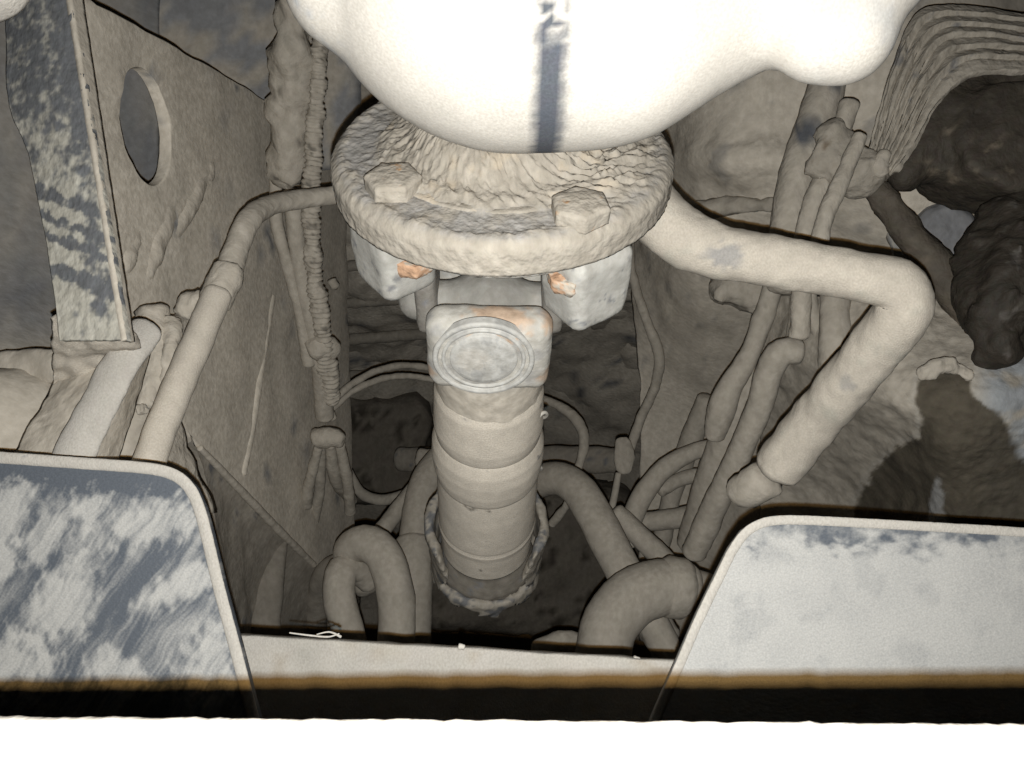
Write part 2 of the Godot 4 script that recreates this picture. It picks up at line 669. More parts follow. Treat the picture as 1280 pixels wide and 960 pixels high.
func rim(outline: Array, at: Vector3, n: Vector3, parent: Node3D, w: float) -> void:
	var q := []
	for k in outline.size():
		var a: Array = outline[maxi(k - 1, 0)]
		var b: Array = outline[mini(k + 1, outline.size() - 1)]
		var t := Vector2(b[0] - a[0], b[1] - a[1]).normalized()
		var s := 1.0 if outline[0][0] < outline[-1][0] else -1.0
		var p := on_plane(outline[k][0] - t.y * s * (w - 1.5), outline[k][1] + t.x * s * (w - 1.5), at, n.normalized())
		q.append(Vector4(p.x, p.y, p.z, w / F * -p.z))
	part("rim", tube4(q, {"flat": 0.42, "seg": 20, "fine": 0.6}), M.sand, parent, dirt(tint(PALE, 0.86), PAINT * 2.0, 0.62, 70.0, 0.08), [[nf, 0.0003, 300.0]])

# dust and bare blue-grey paint on a plate, laid out over the plate's own width and height
func plate_tex(outline: Array, even: bool) -> ImageTexture:
	var w := 900
	var h := 700
	var x0 := 1e9
	var x1 := -1e9
	var y0 := 1e9
	var y1 := -1e9
	for p in outline:
		x0 = minf(x0, p[0])
		x1 = maxf(x1, p[0])
		y0 = minf(y0, p[1])
		y1 = maxf(y1, p[1])
	var n1 := FastNoiseLite.new()
	n1.seed = 5
	n1.frequency = 0.011
	n1.fractal_octaves = 3
	var n2 := FastNoiseLite.new()
	n2.seed = 8
	n2.frequency = 0.05
	n2.fractal_octaves = 3
	var n3 := FastNoiseLite.new()
	n3.seed = 13
	n3.frequency = 0.16
	n3.fractal_octaves = 2
	var im := Image.create(w, h, false, Image.FORMAT_RGB8)
	var blobs := [[190, 655, 70, 34, -0.25], [60, 665, 26, 55, 0.5], [5, 640, 26, 60, 0.3], [105, 640, 18, 28, 0.4], [80, 760, 42, 60, 0.5], [20, 830, 60, 42, 0.1], [225, 735, 70, 22, -0.45], [265, 830, 40, 60, 0.5], [150, 840, 40, 26, 0.4], [0, 720, 16, 45, 0.5]]
	for j in h:
		for i in w:
			var px := lerpf(x0, x1, float(i) / w)
			var py := lerpf(y1, y0, float(j) / h)
			var dusty: float
			if even:
				dusty = 0.84 + 0.14 * n1.get_noise_2d(px, py) + 0.10 * n3.get_noise_2d(px, py)
				var edge := py - 646.0 - maxf(0.0, (px - 980.0) * 0.05)
				var bare := 1.0 - smoothstep(12.0, 44.0, edge + 26.0 * n2.get_noise_2d(px * 0.6, py) - 4.0)
				bare *= clampf(0.42 + 1.5 * n1.get_noise_2d(px * 0.9 + 90.0, py * 1.2) + 0.5 * n2.get_noise_2d(px, py), 0.08, 1.0)
				dusty -= bare * 0.75
				dusty -= 0.16 * smoothstep(0.1, 0.5, n1.get_noise_2d(px + 400.0, py + 300.0))
			else:
				# wiped by a hand from upper right to lower left
				var along := px * -0.52 + py * 0.85
				var across := px * 0.85 + py * 0.52
				var warp := n1.get_noise_2d(px, py) * 26.0
				dusty = 0.14 + 0.24 * n1.get_noise_2d((across + warp) * 1.5, along * 0.30) + 0.42 * n2.get_noise_2d((across + warp * 0.3) * 0.62, along * 0.07)
				dusty += 0.22 * n3.get_noise_2d((across + warp * 0.3) * 0.9, along * 0.09) + 0.10 * n3.get_noise_2d(px * 1.7, py * 1.7)
				for b in blobs:
					var dx: float = px - b[0]
					var dy: float = py - b[1]
					var cs := cos(b[4])
					var sn := sin(b[4])
					var ex: float = (dx * cs + dy * sn) / b[2]
					var ey: float = (-dx * sn + dy * cs) / b[3]
					var e := sqrt(ex * ex + ey * ey) + 0.55 * n2.get_noise_2d(px, py * 0.6)
					dusty += 0.66 * (1.0 - smoothstep(0.3, 1.3, e))
				var edge := py - 566.0 - px * 0.07
				dusty -= 0.8 * (1.0 - smoothstep(14.0, 46.0, edge + 22.0 * n2.get_noise_2d(px * 0.7, py)))
				dusty -= 0.5 * (1.0 - smoothstep(4.0, 26.0, (255.0 + (py - 640.0) * 0.262) - px + 16.0 * n2.get_noise_2d(px, py)))
			dusty = clampf(dusty, 0.0, 1.0)
			var g := 1.0 + 0.16 * n3.get_noise_2d(px * 2.0, py * 2.0)
			var c := Color(0.045, 0.056, 0.074).lerp(Color(0.350, 0.342, 0.325), smoothstep(-0.25, 1.05, dusty)) * g
			im.set_pixel(i, h - 1 - j, c.linear_to_srgb())
	im.flip_y()
	return ImageTexture.create_from_image(im)

func housing() -> void:
	var t := thing("gearbox_housing", "big white dust-bleached casting bulging down from the top centre", "housing", cam(648, 60, 0.33))
	var e := cam(650, -42, 0.345)
	var s0 := cam(784, 58, 0.335)
	var s1 := cam(893, -2, 0.335)
	var g0 := cam(1024, 40, 0.315)
	var g1 := cam(1052, 38, 0.315)
	var g2 := cam(1088, -80, 0.315)
	var l0 := cam(440, -22, 0.335)
	var l1 := cam(500, -120, 0.335)
	var f := func(p: Vector3) -> float:
		var d := ell(p, e, Vector3(0.0885, 0.0775, 0.075))
		d = smin(d, smin(cap(p, s0, s1, 0.034, 0.0345), cap(p, s1, g2, 0.0345, 0.030), 0.004), 0.028)
		d = smin(d, cap(p, l0, l1, 0.028, 0.04), 0.006)
		d = smin(d, smin(cap(p, g0, g1, 0.0188, 0.0192), cap(p, g1, g2, 0.0192, 0.0260), 0.006), 0.011)
		# a raised casting line shaped like a hook
		var q := Vector2(p.x, p.y)
		var k := Geometry2D.get_closest_point_to_segment(q, Vector2(-0.0112, 0.15), Vector2(-0.0108, 0.106)).distance_to(q)
		k = minf(k, Geometry2D.get_closest_point_to_segment(q, Vector2(-0.0108, 0.106), Vector2(-0.006, 0.101)).distance_to(q))
		k = minf(k, Geometry2D.get_closest_point_to_segment(q, Vector2(-0.006, 0.101), Vector2(0.002, 0.103)).distance_to(q))
		d -= 0.0026 * exp(-k * k / 0.0000035) * smoothstep(-0.312, -0.290, p.z)
		d -= 0.0005 * nz.get_noise_3d(p.x * 22, p.y * 22, p.z * 22) + 0.0002 * nf.get_noise_3d(p.x * 120, p.y * 120, p.z * 120)
		return d
	part("casting", nets(Vector3(-0.13, 0.085, -0.44), Vector3(0.19, 0.27, -0.255), 0.0028, f), M.paint, t,
		func(p: Vector3, n: Vector3) -> Color:
			var a := nz.get_noise_3d(p.x * 30, p.y * 30, p.z * 30)
			var b := nf.get_noise_3d(p.x * 160, p.y * 160, p.z * 160)
			var c := PALE * (1.04 + 0.06 * a + 0.05 * b)
			var strip := 1.0 - smoothstep(0.0030, 0.0085, absf(p.x - 0.0145) + 0.0012 * b + 0.001 * a)
			strip *= 1.0 - smoothstep(0.10, 0.26, b + 0.15 * a) * smoothstep(0.120, 0.134, p.y)
			strip *= smoothstep(0.080, 0.092, p.y)
			var worn := clampf(smoothstep(0.10, 0.16, p.x) * 0.55 + 0.9 * smoothstep(0.06, 0.085, -p.x), 0.0, 1.0) * smoothstep(-0.15, 0.35, a + 0.3 * b)
			return c.lerp(PAINT * 0.75, clampf(strip, 0, 0.94)).lerp(Color(0.30, 0.33, 0.37), worn * 0.8))
	var w := thing("white_bracket", "round white bracket end cut off by the top left corner", "bracket", cam(-30, 30, 0.3))
	part("end", tube([[-90, -60, 0.3, 62], [-40, -40, 0.3, 66], [-18, -18, 0.3, 62]], {"seg": 36}), M.sand, w, dirt(PALE), [[nz, 0.002, 40.0]])

func flange() -> void:
	var O := cam(628, 183, 0.43)
	var t := thing("drive_flange", "round dust-caked steel flange with bolt heads under the white casting", "flange", O + A * 0.02)
	part("disc", lathe([[-0.045, 0.0], [-0.045, 0.034], [-0.008, 0.036], [-0.003, 0.043], [-0.002, 0.066], [0.0, 0.0675], [0.0, 0.086], [0.0020, 0.0890], [0.006, 0.0907], [0.015, 0.0907], [0.0185, 0.0892], [0.0200, 0.085], [0.0200, 0.0]], O, A, 300, 0, 0.0, 0.0012), M.crust, t,
		func(p: Vector3, n: Vector3) -> Color:
			var a := nz.get_noise_3d(p.x * 45, p.y * 45, p.z * 45)
			var b := nf.get_noise_3d(p.x * 150, p.y * 150, p.z * 150)
			var q := p - O
			var r := (q - A * q.dot(A)).length()
			var c := tint(DUST, 0.66) * (1.0 + 0.2 * a + 0.15 * b)
			var ring := smoothstep(0.066, 0.072, r + 0.004 * a) * (1.0 - smoothstep(0.080, 0.086, r + 0.006 * b))
			c = c.lerp(GREY * 1.25, ring * 0.55)
			c = c.lerp(Color(0.44, 0.36, 0.26), smoothstep(0.1, 0.5, a - 0.4 * b) * 0.45 * (1.0 - ring))
			if n.dot(A) > -0.5:
				c = c.lerp(PALE * 0.85, 0.55)
			return c,
		[])
	# the crust of dirt caked on the face, in slanting ridges
	var v := PackedVector3Array()
	var idx := PackedInt32Array()
	var na := 420
	var nb := 62
	var over := 16        # rows that carry the crust over the rounded edge and down the rim
	for j in nb + 1:
		var face := nb - over
		var r := lerpf(0.0345, 0.0850, minf(1.0, float(j) / face))
		for i in na:
			var th := TAU * i / na
			var dir := XX * cos(th) + B * sin(th)
			var k := nr.get_noise_3d(th * 6.5 + r * 95.0, r * 60.0, sin(th) * 2.0)
			var m := nz.get_noise_2d(cos(th) * 4.0, sin(th) * 4.0 + r * 30.0)
			var fine := nf.get_noise_3d(dir.x * r * 260, dir.y * r * 260, r * 300)
			var cake := (1.0 - smoothstep(0.056, 0.070, r + 0.007 * m - 0.010 * smoothstep(0.2, 0.9, cos(th))))
			var outer := smoothstep(0.079, 0.084, r + 0.004 * m)
			var hgt := 0.013 * (1.0 - smoothstep(0.034, 0.056 + 0.004 * m, r)) + cake * (0.0044 + 0.0016 * k + 0.0010 * fine) + outer * (0.0010 + 0.0006 * fine + 0.0005 * k) + (1.0 - cake) * (0.0006 + 0.0004 * fine + 0.0012 * maxf(m, 0.0) + 0.0003 * k) + smoothstep(0.35, 0.8, cos(th)) * 0.0022 * (0.5 + k) * (1.0 - outer)
			var w := clampf((j - face) / 7.0, 0.0, 1.0) * PI / 2
			var down := maxf(0.0, (j - face - 7.0) / (over - 7.0)) * 0.0125
			var out := dir * sin(w) - A * cos(w)
			var q := dir * (r + 0.006 * sin(w)) + A * (0.006 * (1.0 - cos(w)) + down)
			var bead := lerpf(hgt, 0.0006 + 0.0006 * nf.get_noise_3d(q.x * 190, q.y * 190, q.z * 190) + 0.0006 * nz.get_noise_3d(q.x * 70, q.y * 70, q.z * 70), smoothstep(0.0, 0.7, w))
			if j == nb:
				bead = -0.003
			v.append(O + q + out * bead)
	for j in nb:
		for i in na:
			var a := j * na + i
			var b := j * na + (i + 1) % na
			idx.append_array([a, b, a + na, b, b + na, a + na])
	part("dirt_crust", {"v": v, "i": idx, "closed": false}, M.crust, t,
		func(p: Vector3, n: Vector3) -> Color:
			var a := nz.get_noise_3d(p.x * 45, p.y * 45, p.z * 45)
			var b := nf.get_noise_3d(p.x * 170, p.y * 170, p.z * 170)
			var q := p - O
			var hg := -q.dot(A)
			var r := (q + A * hg).length()
			var c := tint(DUST, 0.66) * (1.0 + 0.12 * a + 0.12 * b)
			c = c.lerp(GREY * 1.35, 0.55 * (1.0 - smoothstep(0.0006, 0.0032, absf(hg) + 0.001 * b)) * smoothstep(-0.4, 0.3, a + 0.25))
			c = c.lerp(tint(DUST, 0.70) * (1.0 + 0.2 * a), smoothstep(0.086, 0.089, r))
			return c.lerp(Color(0.46, 0.37, 0.26), smoothstep(0.15, 0.5, a) * 0.3 * smoothstep(0.002, 0.005, hg)))
	# bolts through the flange
	for k in [[140.5, 0.0690, 0.0, "round dust-filled bolt head on the left of the flange"], [61.0, 0.0770, 0.4, "hexagonal bolt head with cracked dirt on the right of the flange"], [240.0, 0.07, 0.2, ""], [322.0, 0.07, 0.9, ""]]:
		var th := deg_to_rad(k[0])
		var at: Vector3 = O + (XX * cos(th) + B * sin(th)) * k[1]
		if k[3] == "":
			continue
		var b := part("bolt_head", lathe([[0.0, 0.0], [0.0, 0.0146], [-0.0074, 0.0146], [-0.0086, 0.0136], [-0.0093, 0.0110], [-0.0098, 0.006], [-0.0100, 0.0]], at, A, 72, 6, k[2], 0.0008), M.crust, t,
			dirt(tint(DUST, 0.70), Color(0.40, 0.24, 0.13), 0.42, 80.0, 0.16, k[0]), [[nz, 0.0006, 70.0], [nf, 0.0004, 200.0]])
		b.set_meta("label", k[3])
	# companion flange of the joint, with its four lugs and rusty nuts
	var y := thing("flange_yoke", "bluish white joint yoke with square lugs and rusty nuts below the flange", "yoke", O + A * 0.06)
	part("ring", lathe([[0.0195, 0.0], [0.0195, 0.079], [0.021, 0.081], [0.0255, 0.081], [0.029, 0.077], [0.031, 0.066], [0.033, 0.0]], O, A, 160, 0, 0.0, 0.002), M.sand, y, dirt(PALE, DUST, 0.4, 40.0), [[nf, 0.0008, 120.0]])
	var J := cam(613, 377, 0.503)
	for th_ in [54.5, 142.0, 234.5, 322.0]:
		var th := deg_to_rad(th_)
		var dir := XX * cos(th) + B * sin(th)
		var side := A.cross(dir)
		var ce := O + A * (0.034 if th_ > 100 else 0.041) + dir * (0.0725 if th_ > 100 else 0.0745)
		var f := func(p: Vector3) -> float:
			var q := p - ce
			var sl := q.dot(A)
			var narrow := 1.0 + 7.0 * maxf(0.0, sl)
			var d := boxy(ce + dir * q.dot(dir) + side * (q.dot(side) * narrow) + A * sl, ce, dir, side, A, Vector3(0.0165, 0.0200, 0.0225), 0.007)
			return d * 0.85 - 0.0007 * nz.get_noise_3d(p.x * 50, p.y * 50, p.z * 50)
		part("lug", nets(ce - Vector3.ONE * 0.042, ce + Vector3.ONE * 0.042, 0.0022, f), M.metal, y, dirt(Color(0.36, 0.35, 0.325), Color(0.19, 0.19, 0.195), 0.30, 60.0, 0.14, th_))
	var g := func(p: Vector3) -> float:
		var d := cyl(p, O + A * 0.044, A, 0.012, 0.046, 0.006)
		for s in [-1.0, 1.0]:
			d = smin(d, boxy(p, J + XX * s * 0.0385 - A * 0.03, XX, A, B, Vector3(0.007, 0.045, 0.018), 0.006), 0.014)
		return d - 0.001 * nz.get_noise_3d(p.x * 60, p.y * 60, p.z * 60)
	part("fork", nets(J - Vector3(0.085, 0.05, 0.06), J + Vector3(0.085, 0.1, 0.11), 0.0032, g), M.metal, y, dirt(Color(0.22, 0.205, 0.185), GREY, 0.3, 50.0))
	for k in [[128.0, 0.074], [65.5, 0.0795]]:
		var th := deg_to_rad(k[0])
		var at: Vector3 = O + (XX * cos(th) + B * sin(th)) * k[1] + A * 0.0285
		var m := part("nut", lathe([[0.0, 0.0], [0.0, 0.0112], [0.006, 0.0112], [0.009, 0.0092], [0.0105, 0.006], [0.0108, 0.0]], at, A, 60, 6, 0.3, 0.001), M.crust, y, dirt(Color(0.43, 0.27, 0.175), tint(DUST, 0.9), 0.12, 90.0, 0.3), [[nz, 0.0016, 120.0], [nf, 0.0008, 260.0]])
		m.set_meta("label", "rusty orange nut")

func shaft_and_joint() -> void:
	var J := cam(613, 377, 0.503)
	var AX := (cam(607, 742, 0.79) - J).normalized()     # the shaft leans a little off the flange's axis
	var BX := (B - AX * B.dot(AX)).normalized()
	var SX := AX.cross(BX).normalized()
	var c := thing("joint_cross", "grey cross of the universal joint between the two yokes", "joint cross", J)
	var fc := func(p: Vector3) -> float:
		return smin(smin(cap(p, J - SX * 0.045, J + SX * 0.045, 0.013, 0.013), cap(p, J - BX * 0.026, J + BX * 0.026, 0.014, 0.014), 0.012), ell(p, J, Vector3.ONE * 0.02), 0.012)
	part("spider", nets(J - Vector3.ONE * 0.065, J + Vector3.ONE * 0.065, 0.0035, fc), M.metal, c, dirt(Color(0.25, 0.24, 0.22)))

	var t := thing("propeller_shaft", "pale dusty propeller shaft running away down the middle from the joint", "propeller shaft", J + AX * 0.3)
	var f := func(p: Vector3) -> float:
		var d := cyl(p, J + AX * 0.060, AX, 0.030, 0.0372, 0.010)
		for s in [1.0, -1.0]:
			d = smin(d, boxy(p, J + BX * s * 0.036 + AX * 0.004, SX, AX, BX, Vector3(0.0372, 0.0285, 0.0125), 0.0105), 0.012)
		d = maxf(d, -boxy(p, J - AX * 0.01, SX, AX, BX, Vector3(0.06, 0.042, 0.0225), 0.010))
		return d - 0.0009 * nz.get_noise_3d(p.x * 55, p.y * 55, p.z * 55) - 0.0003 * nf.get_noise_3d(p.x * 220, p.y * 220, p.z * 220)
	var yk := part("joint_yoke", nets(J - Vector3(0.06, 0.13, 0.14), J + Vector3(0.06, 0.09, 0.09), 0.0022, f), M.metal, t,
		func(p: Vector3, n: Vector3) -> Color:
			var a := nz.get_noise_3d(p.x * 45, p.y * 45, p.z * 45)
			var b := nf.get_noise_3d(p.x * 150, p.y * 150, p.z * 150)
			var s := (p - J).dot(AX)
			var ear := 1.0 - smoothstep(0.02, 0.055, s)
			var col := (DUST * 1.2).lerp(Color(0.46, 0.44, 0.40), ear) * (1.0 + 0.12 * a + 0.1 * b)
			col = col.lerp(GREY * 1.3, 0.5 * ear * smoothstep(0.0, 0.35, a + 0.3 * b))
			var rust := spot(p, J + BX * 0.040 - AX * 0.024 + SX * -0.006, 0.020)
			rust = maxf(rust, spot(p, J + BX * 0.036 - AX * 0.018 + SX * -0.034, 0.010))
			rust = maxf(rust, 0.8 * spot(p, J + BX * 0.042 + AX * 0.018 + SX * -0.034, 0.009))
			rust = maxf(rust, 0.8 * spot(p, J + BX * 0.042 + AX * 0.018 + SX * 0.034, 0.006))
			return col.lerp(Color(0.47, 0.31, 0.20), rust * 0.7))
	yk.set_meta("label", "yoke ear with rust patches round its bearing cap")
	var cc := J + BX * 0.0478 + AX * 0.0015 + SX * 0.003
	var cap_raw := lathe([[-0.004, 0.0], [-0.004, 0.0300], [0.0012, 0.0300], [0.0022, 0.0290], [0.0022, 0.0272], [0.0002, 0.0264], [0.0002, 0.0250], [0.0018, 0.0243], [0.0018, 0.0228], [-0.0006, 0.0218], [-0.0004, 0.0206], [0.0014, 0.0196], [0.0022, 0.017], [0.0026, 0.0]], cc, BX, 120, 0, 0.0, 0.0006)
	part("bearing_cap", cap_raw, M.metal, yk,
		func(p: Vector3, n: Vector3) -> Color:
			var q := p - cc
			var x := q.dot(SX)
			var yy := q.dot(AX)
			var a := nz.get_noise_3d(x * 60, yy * 60, 2.0)
			var b := nf.get_noise_3d(x * 420 + yy * 60, yy * 60, 7.0)
			var r := Vector2(x, yy).length()
			var col := Color(0.46, 0.45, 0.425) * (1.0 + 0.12 * a + 0.14 * b)
			var pool := 1.0 - smoothstep(0.007, 0.013, Vector2(x - 0.006, yy + 0.0).length() + 0.003 * a)
			col = col.lerp(PALE, pool * 0.7 if r < 0.02 else 0.0)
			return col.lerp(GREY, smoothstep(0.1, 0.5, a + 0.4 * b) * 0.4), [[nf, 0.0002, 300.0]])
	# sleeve, collar and tube along the axis
	part("slip_sleeve", lathe([[0.070, 0.0], [0.072, 0.0366], [0.080, 0.0385], [0.100, 0.0396], [0.112, 0.0404], [0.119, 0.0398], [0.1240, 0.0390], [0.1262, 0.0378], [0.127, 0.0]], J, AX, 120, 0, 0.0, 0.0015), M.sand, t, dirt(tint(DUST, 1.32), GREY, 0.55, 35.0, 0.12), [[nz, 0.0004, 28.0], [nf, 0.0002, 110.0]])
	part("collar", lathe([[0.120, 0.0], [0.1205, 0.0376], [0.126, 0.0396], [0.136, 0.0420], [0.148, 0.0428], [0.162, 0.0422], [0.172, 0.0408], [0.1755, 0.0396], [0.176, 0.0]], J, AX, 120, 0, 0.0, 0.0015), M.sand, t, dirt(tint(DUST, 1.32), GREY, 0.55, 35.0, 0.12), [[nz, 0.0004, 28.0], [nf, 0.0002, 110.0]])
	part("shaft_tube", lathe([[0.170, 0.0], [0.1705, 0.0398], [0.20, 0.0404], [0.242, 0.0408], [0.2445, 0.0402], [0.247, 0.0413], [0.250, 0.0410], [0.254, 0.0404], [0.285, 0.0395], [0.287, 0.0]], J, AX, 120, 0, 0.0, 0.0015), M.sand, t, dirt(tint(DUST, 1.32), tint(SOIL, 0.8), 0.5, 35.0, 0.12), [[nz, 0.0004, 28.0], [nf, 0.0002, 110.0]])
	# chipped far end: torn shield round the far joint
	var fe := func(p: Vector3) -> float:
		var s := (p - J).dot(AX)
		var d := maxf(cyl(p, J + AX * 0.325, AX, 0.012, 0.0505, 0.004), -cyl(p, J + AX * 0.33, AX, 0.05, 0.0435, 0.002))
		var q := absf((p - J).dot(SX))
		d = minf(d, maxf(maxf(cyl(p, J + AX * 0.290, AX, 0.038, 0.0510 + 0.10 * maxf(0.0, 0.285 - s), 0.004), -cyl(p, J + AX * 0.29, AX, 0.07, 0.0455, 0.002)), 0.031 - q + 0.3 * absf(s - 0.285)))
		for a in [[0.013, 0.9, 0.016], [-0.024, 1.0, 0.012], [0.036, 0.6, 0.016]]:
			d = maxf(d, -ell(p, J + AX * 0.337 + SX * a[0] + BX * 0.045 * a[1], Vector3.ONE * a[2]))
		return d - 0.0025 * nz.get_noise_3d(p.x * 50, p.y * 50, p.z * 50)
	var ec := J + AX * 0.300
	part("end_shield", nets(ec - Vector3.ONE * 0.085, ec + Vector3.ONE * 0.085, 0.0028, fe), M.metal, t, dirt(tint(DUST, 0.72), tint(GREY, 0.8), 0.12, 45.0, 0.25))
	part("end_yoke", lathe([[0.27, 0.0], [0.272, 0.037], [0.292, 0.037], [0.310, 0.044], [0.328, 0.043], [0.334, 0.036], [0.334, 0.026], [0.326, 0.022], [0.326, 0.0]], J, AX, 60), M.metal, t, dirt(tint(SOIL, 0.7), GREY, 0.3, 40.0), [[nz, 0.0016, 60.0]])
	# a wire clip curled off the sleeve
	for w in [[0.100, 0.9], [0.165, 0.8]]:
		var a: Vector3 = J + AX * w[0] - SX * 0.0400 + BX * 0.004
		var pts := []
		for k in 12:
			var g := lerpf(-2.4, 2.4, k / 11.0)
			var p: Vector3 = a - SX * (0.0035 * cos(g) - 0.002) + AX * (0.0075 * sin(g) * w[1]) + BX * (0.010 - 0.012 * k / 11.0)
			pts.append(Vector4(p.x, p.y, p.z, 0.0014))
		part("wire_clip", tube4(pts, {"seg": 8}), M.dust, t, dirt(PALE))

func left_side() -> void:
	# rail web with its lightening hole, seen at a slant
	var wx := Vector3(1, 0, 0.11).normalized()
	var at := cam(185, 160, 0.615)
	var w := thing("frame_rail", "dusty frame rail web with an oval lightening hole at left", "frame rail", at - Vector3(0, 0.35, 0.3))
	var hole := []
	for k in 40:
		var a := TAU * k / 40.0
		# a round hole cut in the web
		var p := at + Vector3(0, sin(a) * 0.0425, cos(a) * 0.0425)
		hole.append([640.0 + p.x / -p.z * F, 480.0 - p.y / -p.z * F])
	part("web", slab([[92, -90], [108, -8], [122, 5], [210, 53], [300, 104], [338, 130], [430, 190], [446, 760], [392, 702], [330, 640], [250, 560], [215, 520], [190, 500], [160, 430], [132, 260]], at, wx, 0.011, 0.014, [hole], 0.0015),
		M.rubber, w, dirt(tint(DUST, 1.45), tint(GREY, 1.5), 0.42, 16.0, 0.16), [[nz, 0.004, 18.0], [nf, 0.001, 70.0]])
	# soft ridges of dried mud running down the web
	for r in [[[205, 330], [225, 290], [262, 220], [285, 190]], [[170, 390], [190, 340], [215, 270], [232, 235]], [[150, 350], [165, 320], [190, 262]]]:
		var q := []
		for p in r:
			var c := on_plane(p[0], p[1], at, wx)
			q.append(Vector4(c.x - 0.0112, c.y, c.z, 0.0130 if q.size() > 0 and q.size() < r.size() - 1 else 0.006))
		part("mud_ridge", tube4(q), M.dust, w, dirt(tint(DUST, 1.3)), [[nz, 0.003, 40.0], [nf, 0.001, 120.0]])
	part("rail_flange", sheet([[[236, 540, 0.675], [300, 615, 0.775], [400, 715, 0.99]], [[262, 620, 0.72], [320, 700, 0.84], [390, 770, 1.02]], [[290, 800, 0.78], [330, 820, 0.90], [380, 850, 1.04]]], 0.008, 0.008), M.dust, w, dirt(tint(SOIL, 1.05), tint(GREY, 0.8), 0.4, 20.0, 0.2), [[nz, 0.004, 25.0]])
	part("strut", tube([[342, 660, 0.90, 20], [332, 740, 0.87, 22], [322, 850, 0.85, 24]], {"flat": 0.6}), M.dust, w, dirt(tint(SOIL, 0.8)), [[nz, 0.002, 40.0]])
	part("edge_bead", tube([[250, 560, 0.692, 4], [300, 612, 0.769, 5], [350, 664, 0.868, 5], [392, 706, 0.970, 4]]), M.dust, w, dirt(tint(DUST, 1.1)), [[nz, 0.0008, 40.0]])

	var rib := []
	for p in [[342, 370], [330, 450], [318, 530], [306, 592]]:
		var c := on_plane(p[0], p[1], at, wx)
		rib.append(Vector4(c.x - 0.0058, c.y, c.z, 0.0075))
	part("rib", tube4(rib), M.dust, w, dirt(tint(DUST, 1.45)), [[nz, 0.0005, 40.0]])

	var bp := thing("rail_liner", "grey shaded panel behind the streaked bar at the left edge", "panel", cam(20, 420, 0.85))
	part("sheet", sheet([[[-200, -90, 0.640], [40, -90, 0.72], [200, -90, 0.80]], [[-200, 60, 0.619], [40, 60, 0.705], [200, 60, 0.774]], [[-200, 250, 0.602], [40, 260, 0.688], [200, 250, 0.791]], [[-200, 420, 0.533], [40, 440, 0.619], [200, 440, 0.731]], [[-200, 480, 0.482], [40, 480, 0.533], [210, 500, 0.619]], [[-200, 700, 0.473], [40, 700, 0.516], [230, 700, 0.568]]], 0.006, 0.008), M.dust, bp,
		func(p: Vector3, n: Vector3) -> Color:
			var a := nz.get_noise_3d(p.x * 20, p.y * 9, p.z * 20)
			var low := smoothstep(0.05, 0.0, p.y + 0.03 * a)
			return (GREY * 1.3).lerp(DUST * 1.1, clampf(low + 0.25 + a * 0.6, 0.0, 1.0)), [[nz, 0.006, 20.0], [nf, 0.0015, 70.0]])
	var up := thing("grey_bulkhead", "dim grey panel above the slanted rail edge at upper left", "panel", cam(260, 60, 1.0))
	part("sheet", sheet([[[90, -120, 0.754], [240, -120, 0.804], [420, -120, 0.861]], [[90, 40, 0.779], [240, 40, 0.820], [440, 40, 0.886]], [[90, 200, 0.820], [240, 200, 0.886], [450, 210, 0.943]]], 0.006, 0.008), M.dust, up,
		dirt(GREY * 1.6, tint(DUST, 0.95), 0.1, 14.0, 0.2), [[nz, 0.010, 16.0], [nr, 0.009, 20.0], [nf, 0.002, 60.0]])
	# the streaked flat bar
	var b := thing("flat_bar", "upright steel bar mottled blue-grey and cream at far left", "bar", cam(110, 410, 0.47))
	var g := []
	for k in 13:
		var f := k / 12.0
		var y := lerpf(-60, 425, f)
		var lx: float = [2, 3, 6, 8, 8, 14, 32, 42, 50, 58, 64, 70, 74][k]
		var rx := lerpf(78, 158, f)
		g.append([cam(lx, y, lerpf(0.50, 0.455, f)), cam(lerpf(lx, rx, 0.5), y, lerpf(0.485, 0.45, f)), cam(rx, y, lerpf(0.48, 0.445, f))])
	var side := sheet3(g, 0.004, 0.0011)
	part("face", side, M.crust, b,
		func(p: Vector3, n: Vector3) -> Color:
			var a := nz.get_noise_3d(p.x * 85, p.y * 85, p.z * 20)
			var c := nf.get_noise_3d(p.x * 190, p.y * 190, p.z * 40)
			var top := smoothstep(0.10, 0.18, p.y)
			var m := 0.58 - 0.93 * top + a * 0.9 + c * 0.55
			# wiped bands across the lower half
			var s := p.y + 0.36 * p.x + 0.004 * a
			for bd in [[0.013, 0.0032], [-0.0005, 0.0028], [-0.011, 0.0024], [-0.029, 0.0042]]:
				m -= 1.1 * (1.0 - smoothstep(bd[1] * 0.6, bd[1] * 1.5, absf(s - bd[0]) + 0.0016 * c))
			m -= 0.8 * (1.0 - smoothstep(0.0, 0.010, absf(p.x - p.y * -0.19 + 0.222) + 0.003 * a)) * smoothstep(0.02, 0.05, p.y)
			return Color(0.15, 0.155, 0.165).lerp(Color(0.46, 0.44, 0.385), smoothstep(-0.45, 0.5, m)) * (1.0 + 0.14 * c),
		[[nr, 0.0006, 70.0], [nf, 0.0003, 260.0]])
	var eg := []
	for k in 9:
		var f := k / 8.0
		var y := lerpf(-60, 425, f)
		var rx := lerpf(78, 158, f)
		eg.append([cam(rx, y, lerpf(0.4795, 0.4445, f)), cam(rx + lerpf(18, 11, f), y + 2, lerpf(0.492, 0.456, f))])
	part("edge", sheet3(eg, 0.003, 0.0025), M.dust, b, dirt(tint(DUST, 1.15), tint(SOIL, 0.8), 0.6, 60.0), [[nf, 0.0006, 140.0]])
	# lower rail piece the bar ends on
	var lr := thing("channel_rail", "pale dusty sloping channel running from bar foot to left plate", "rail", cam(110, 590, 0.47))
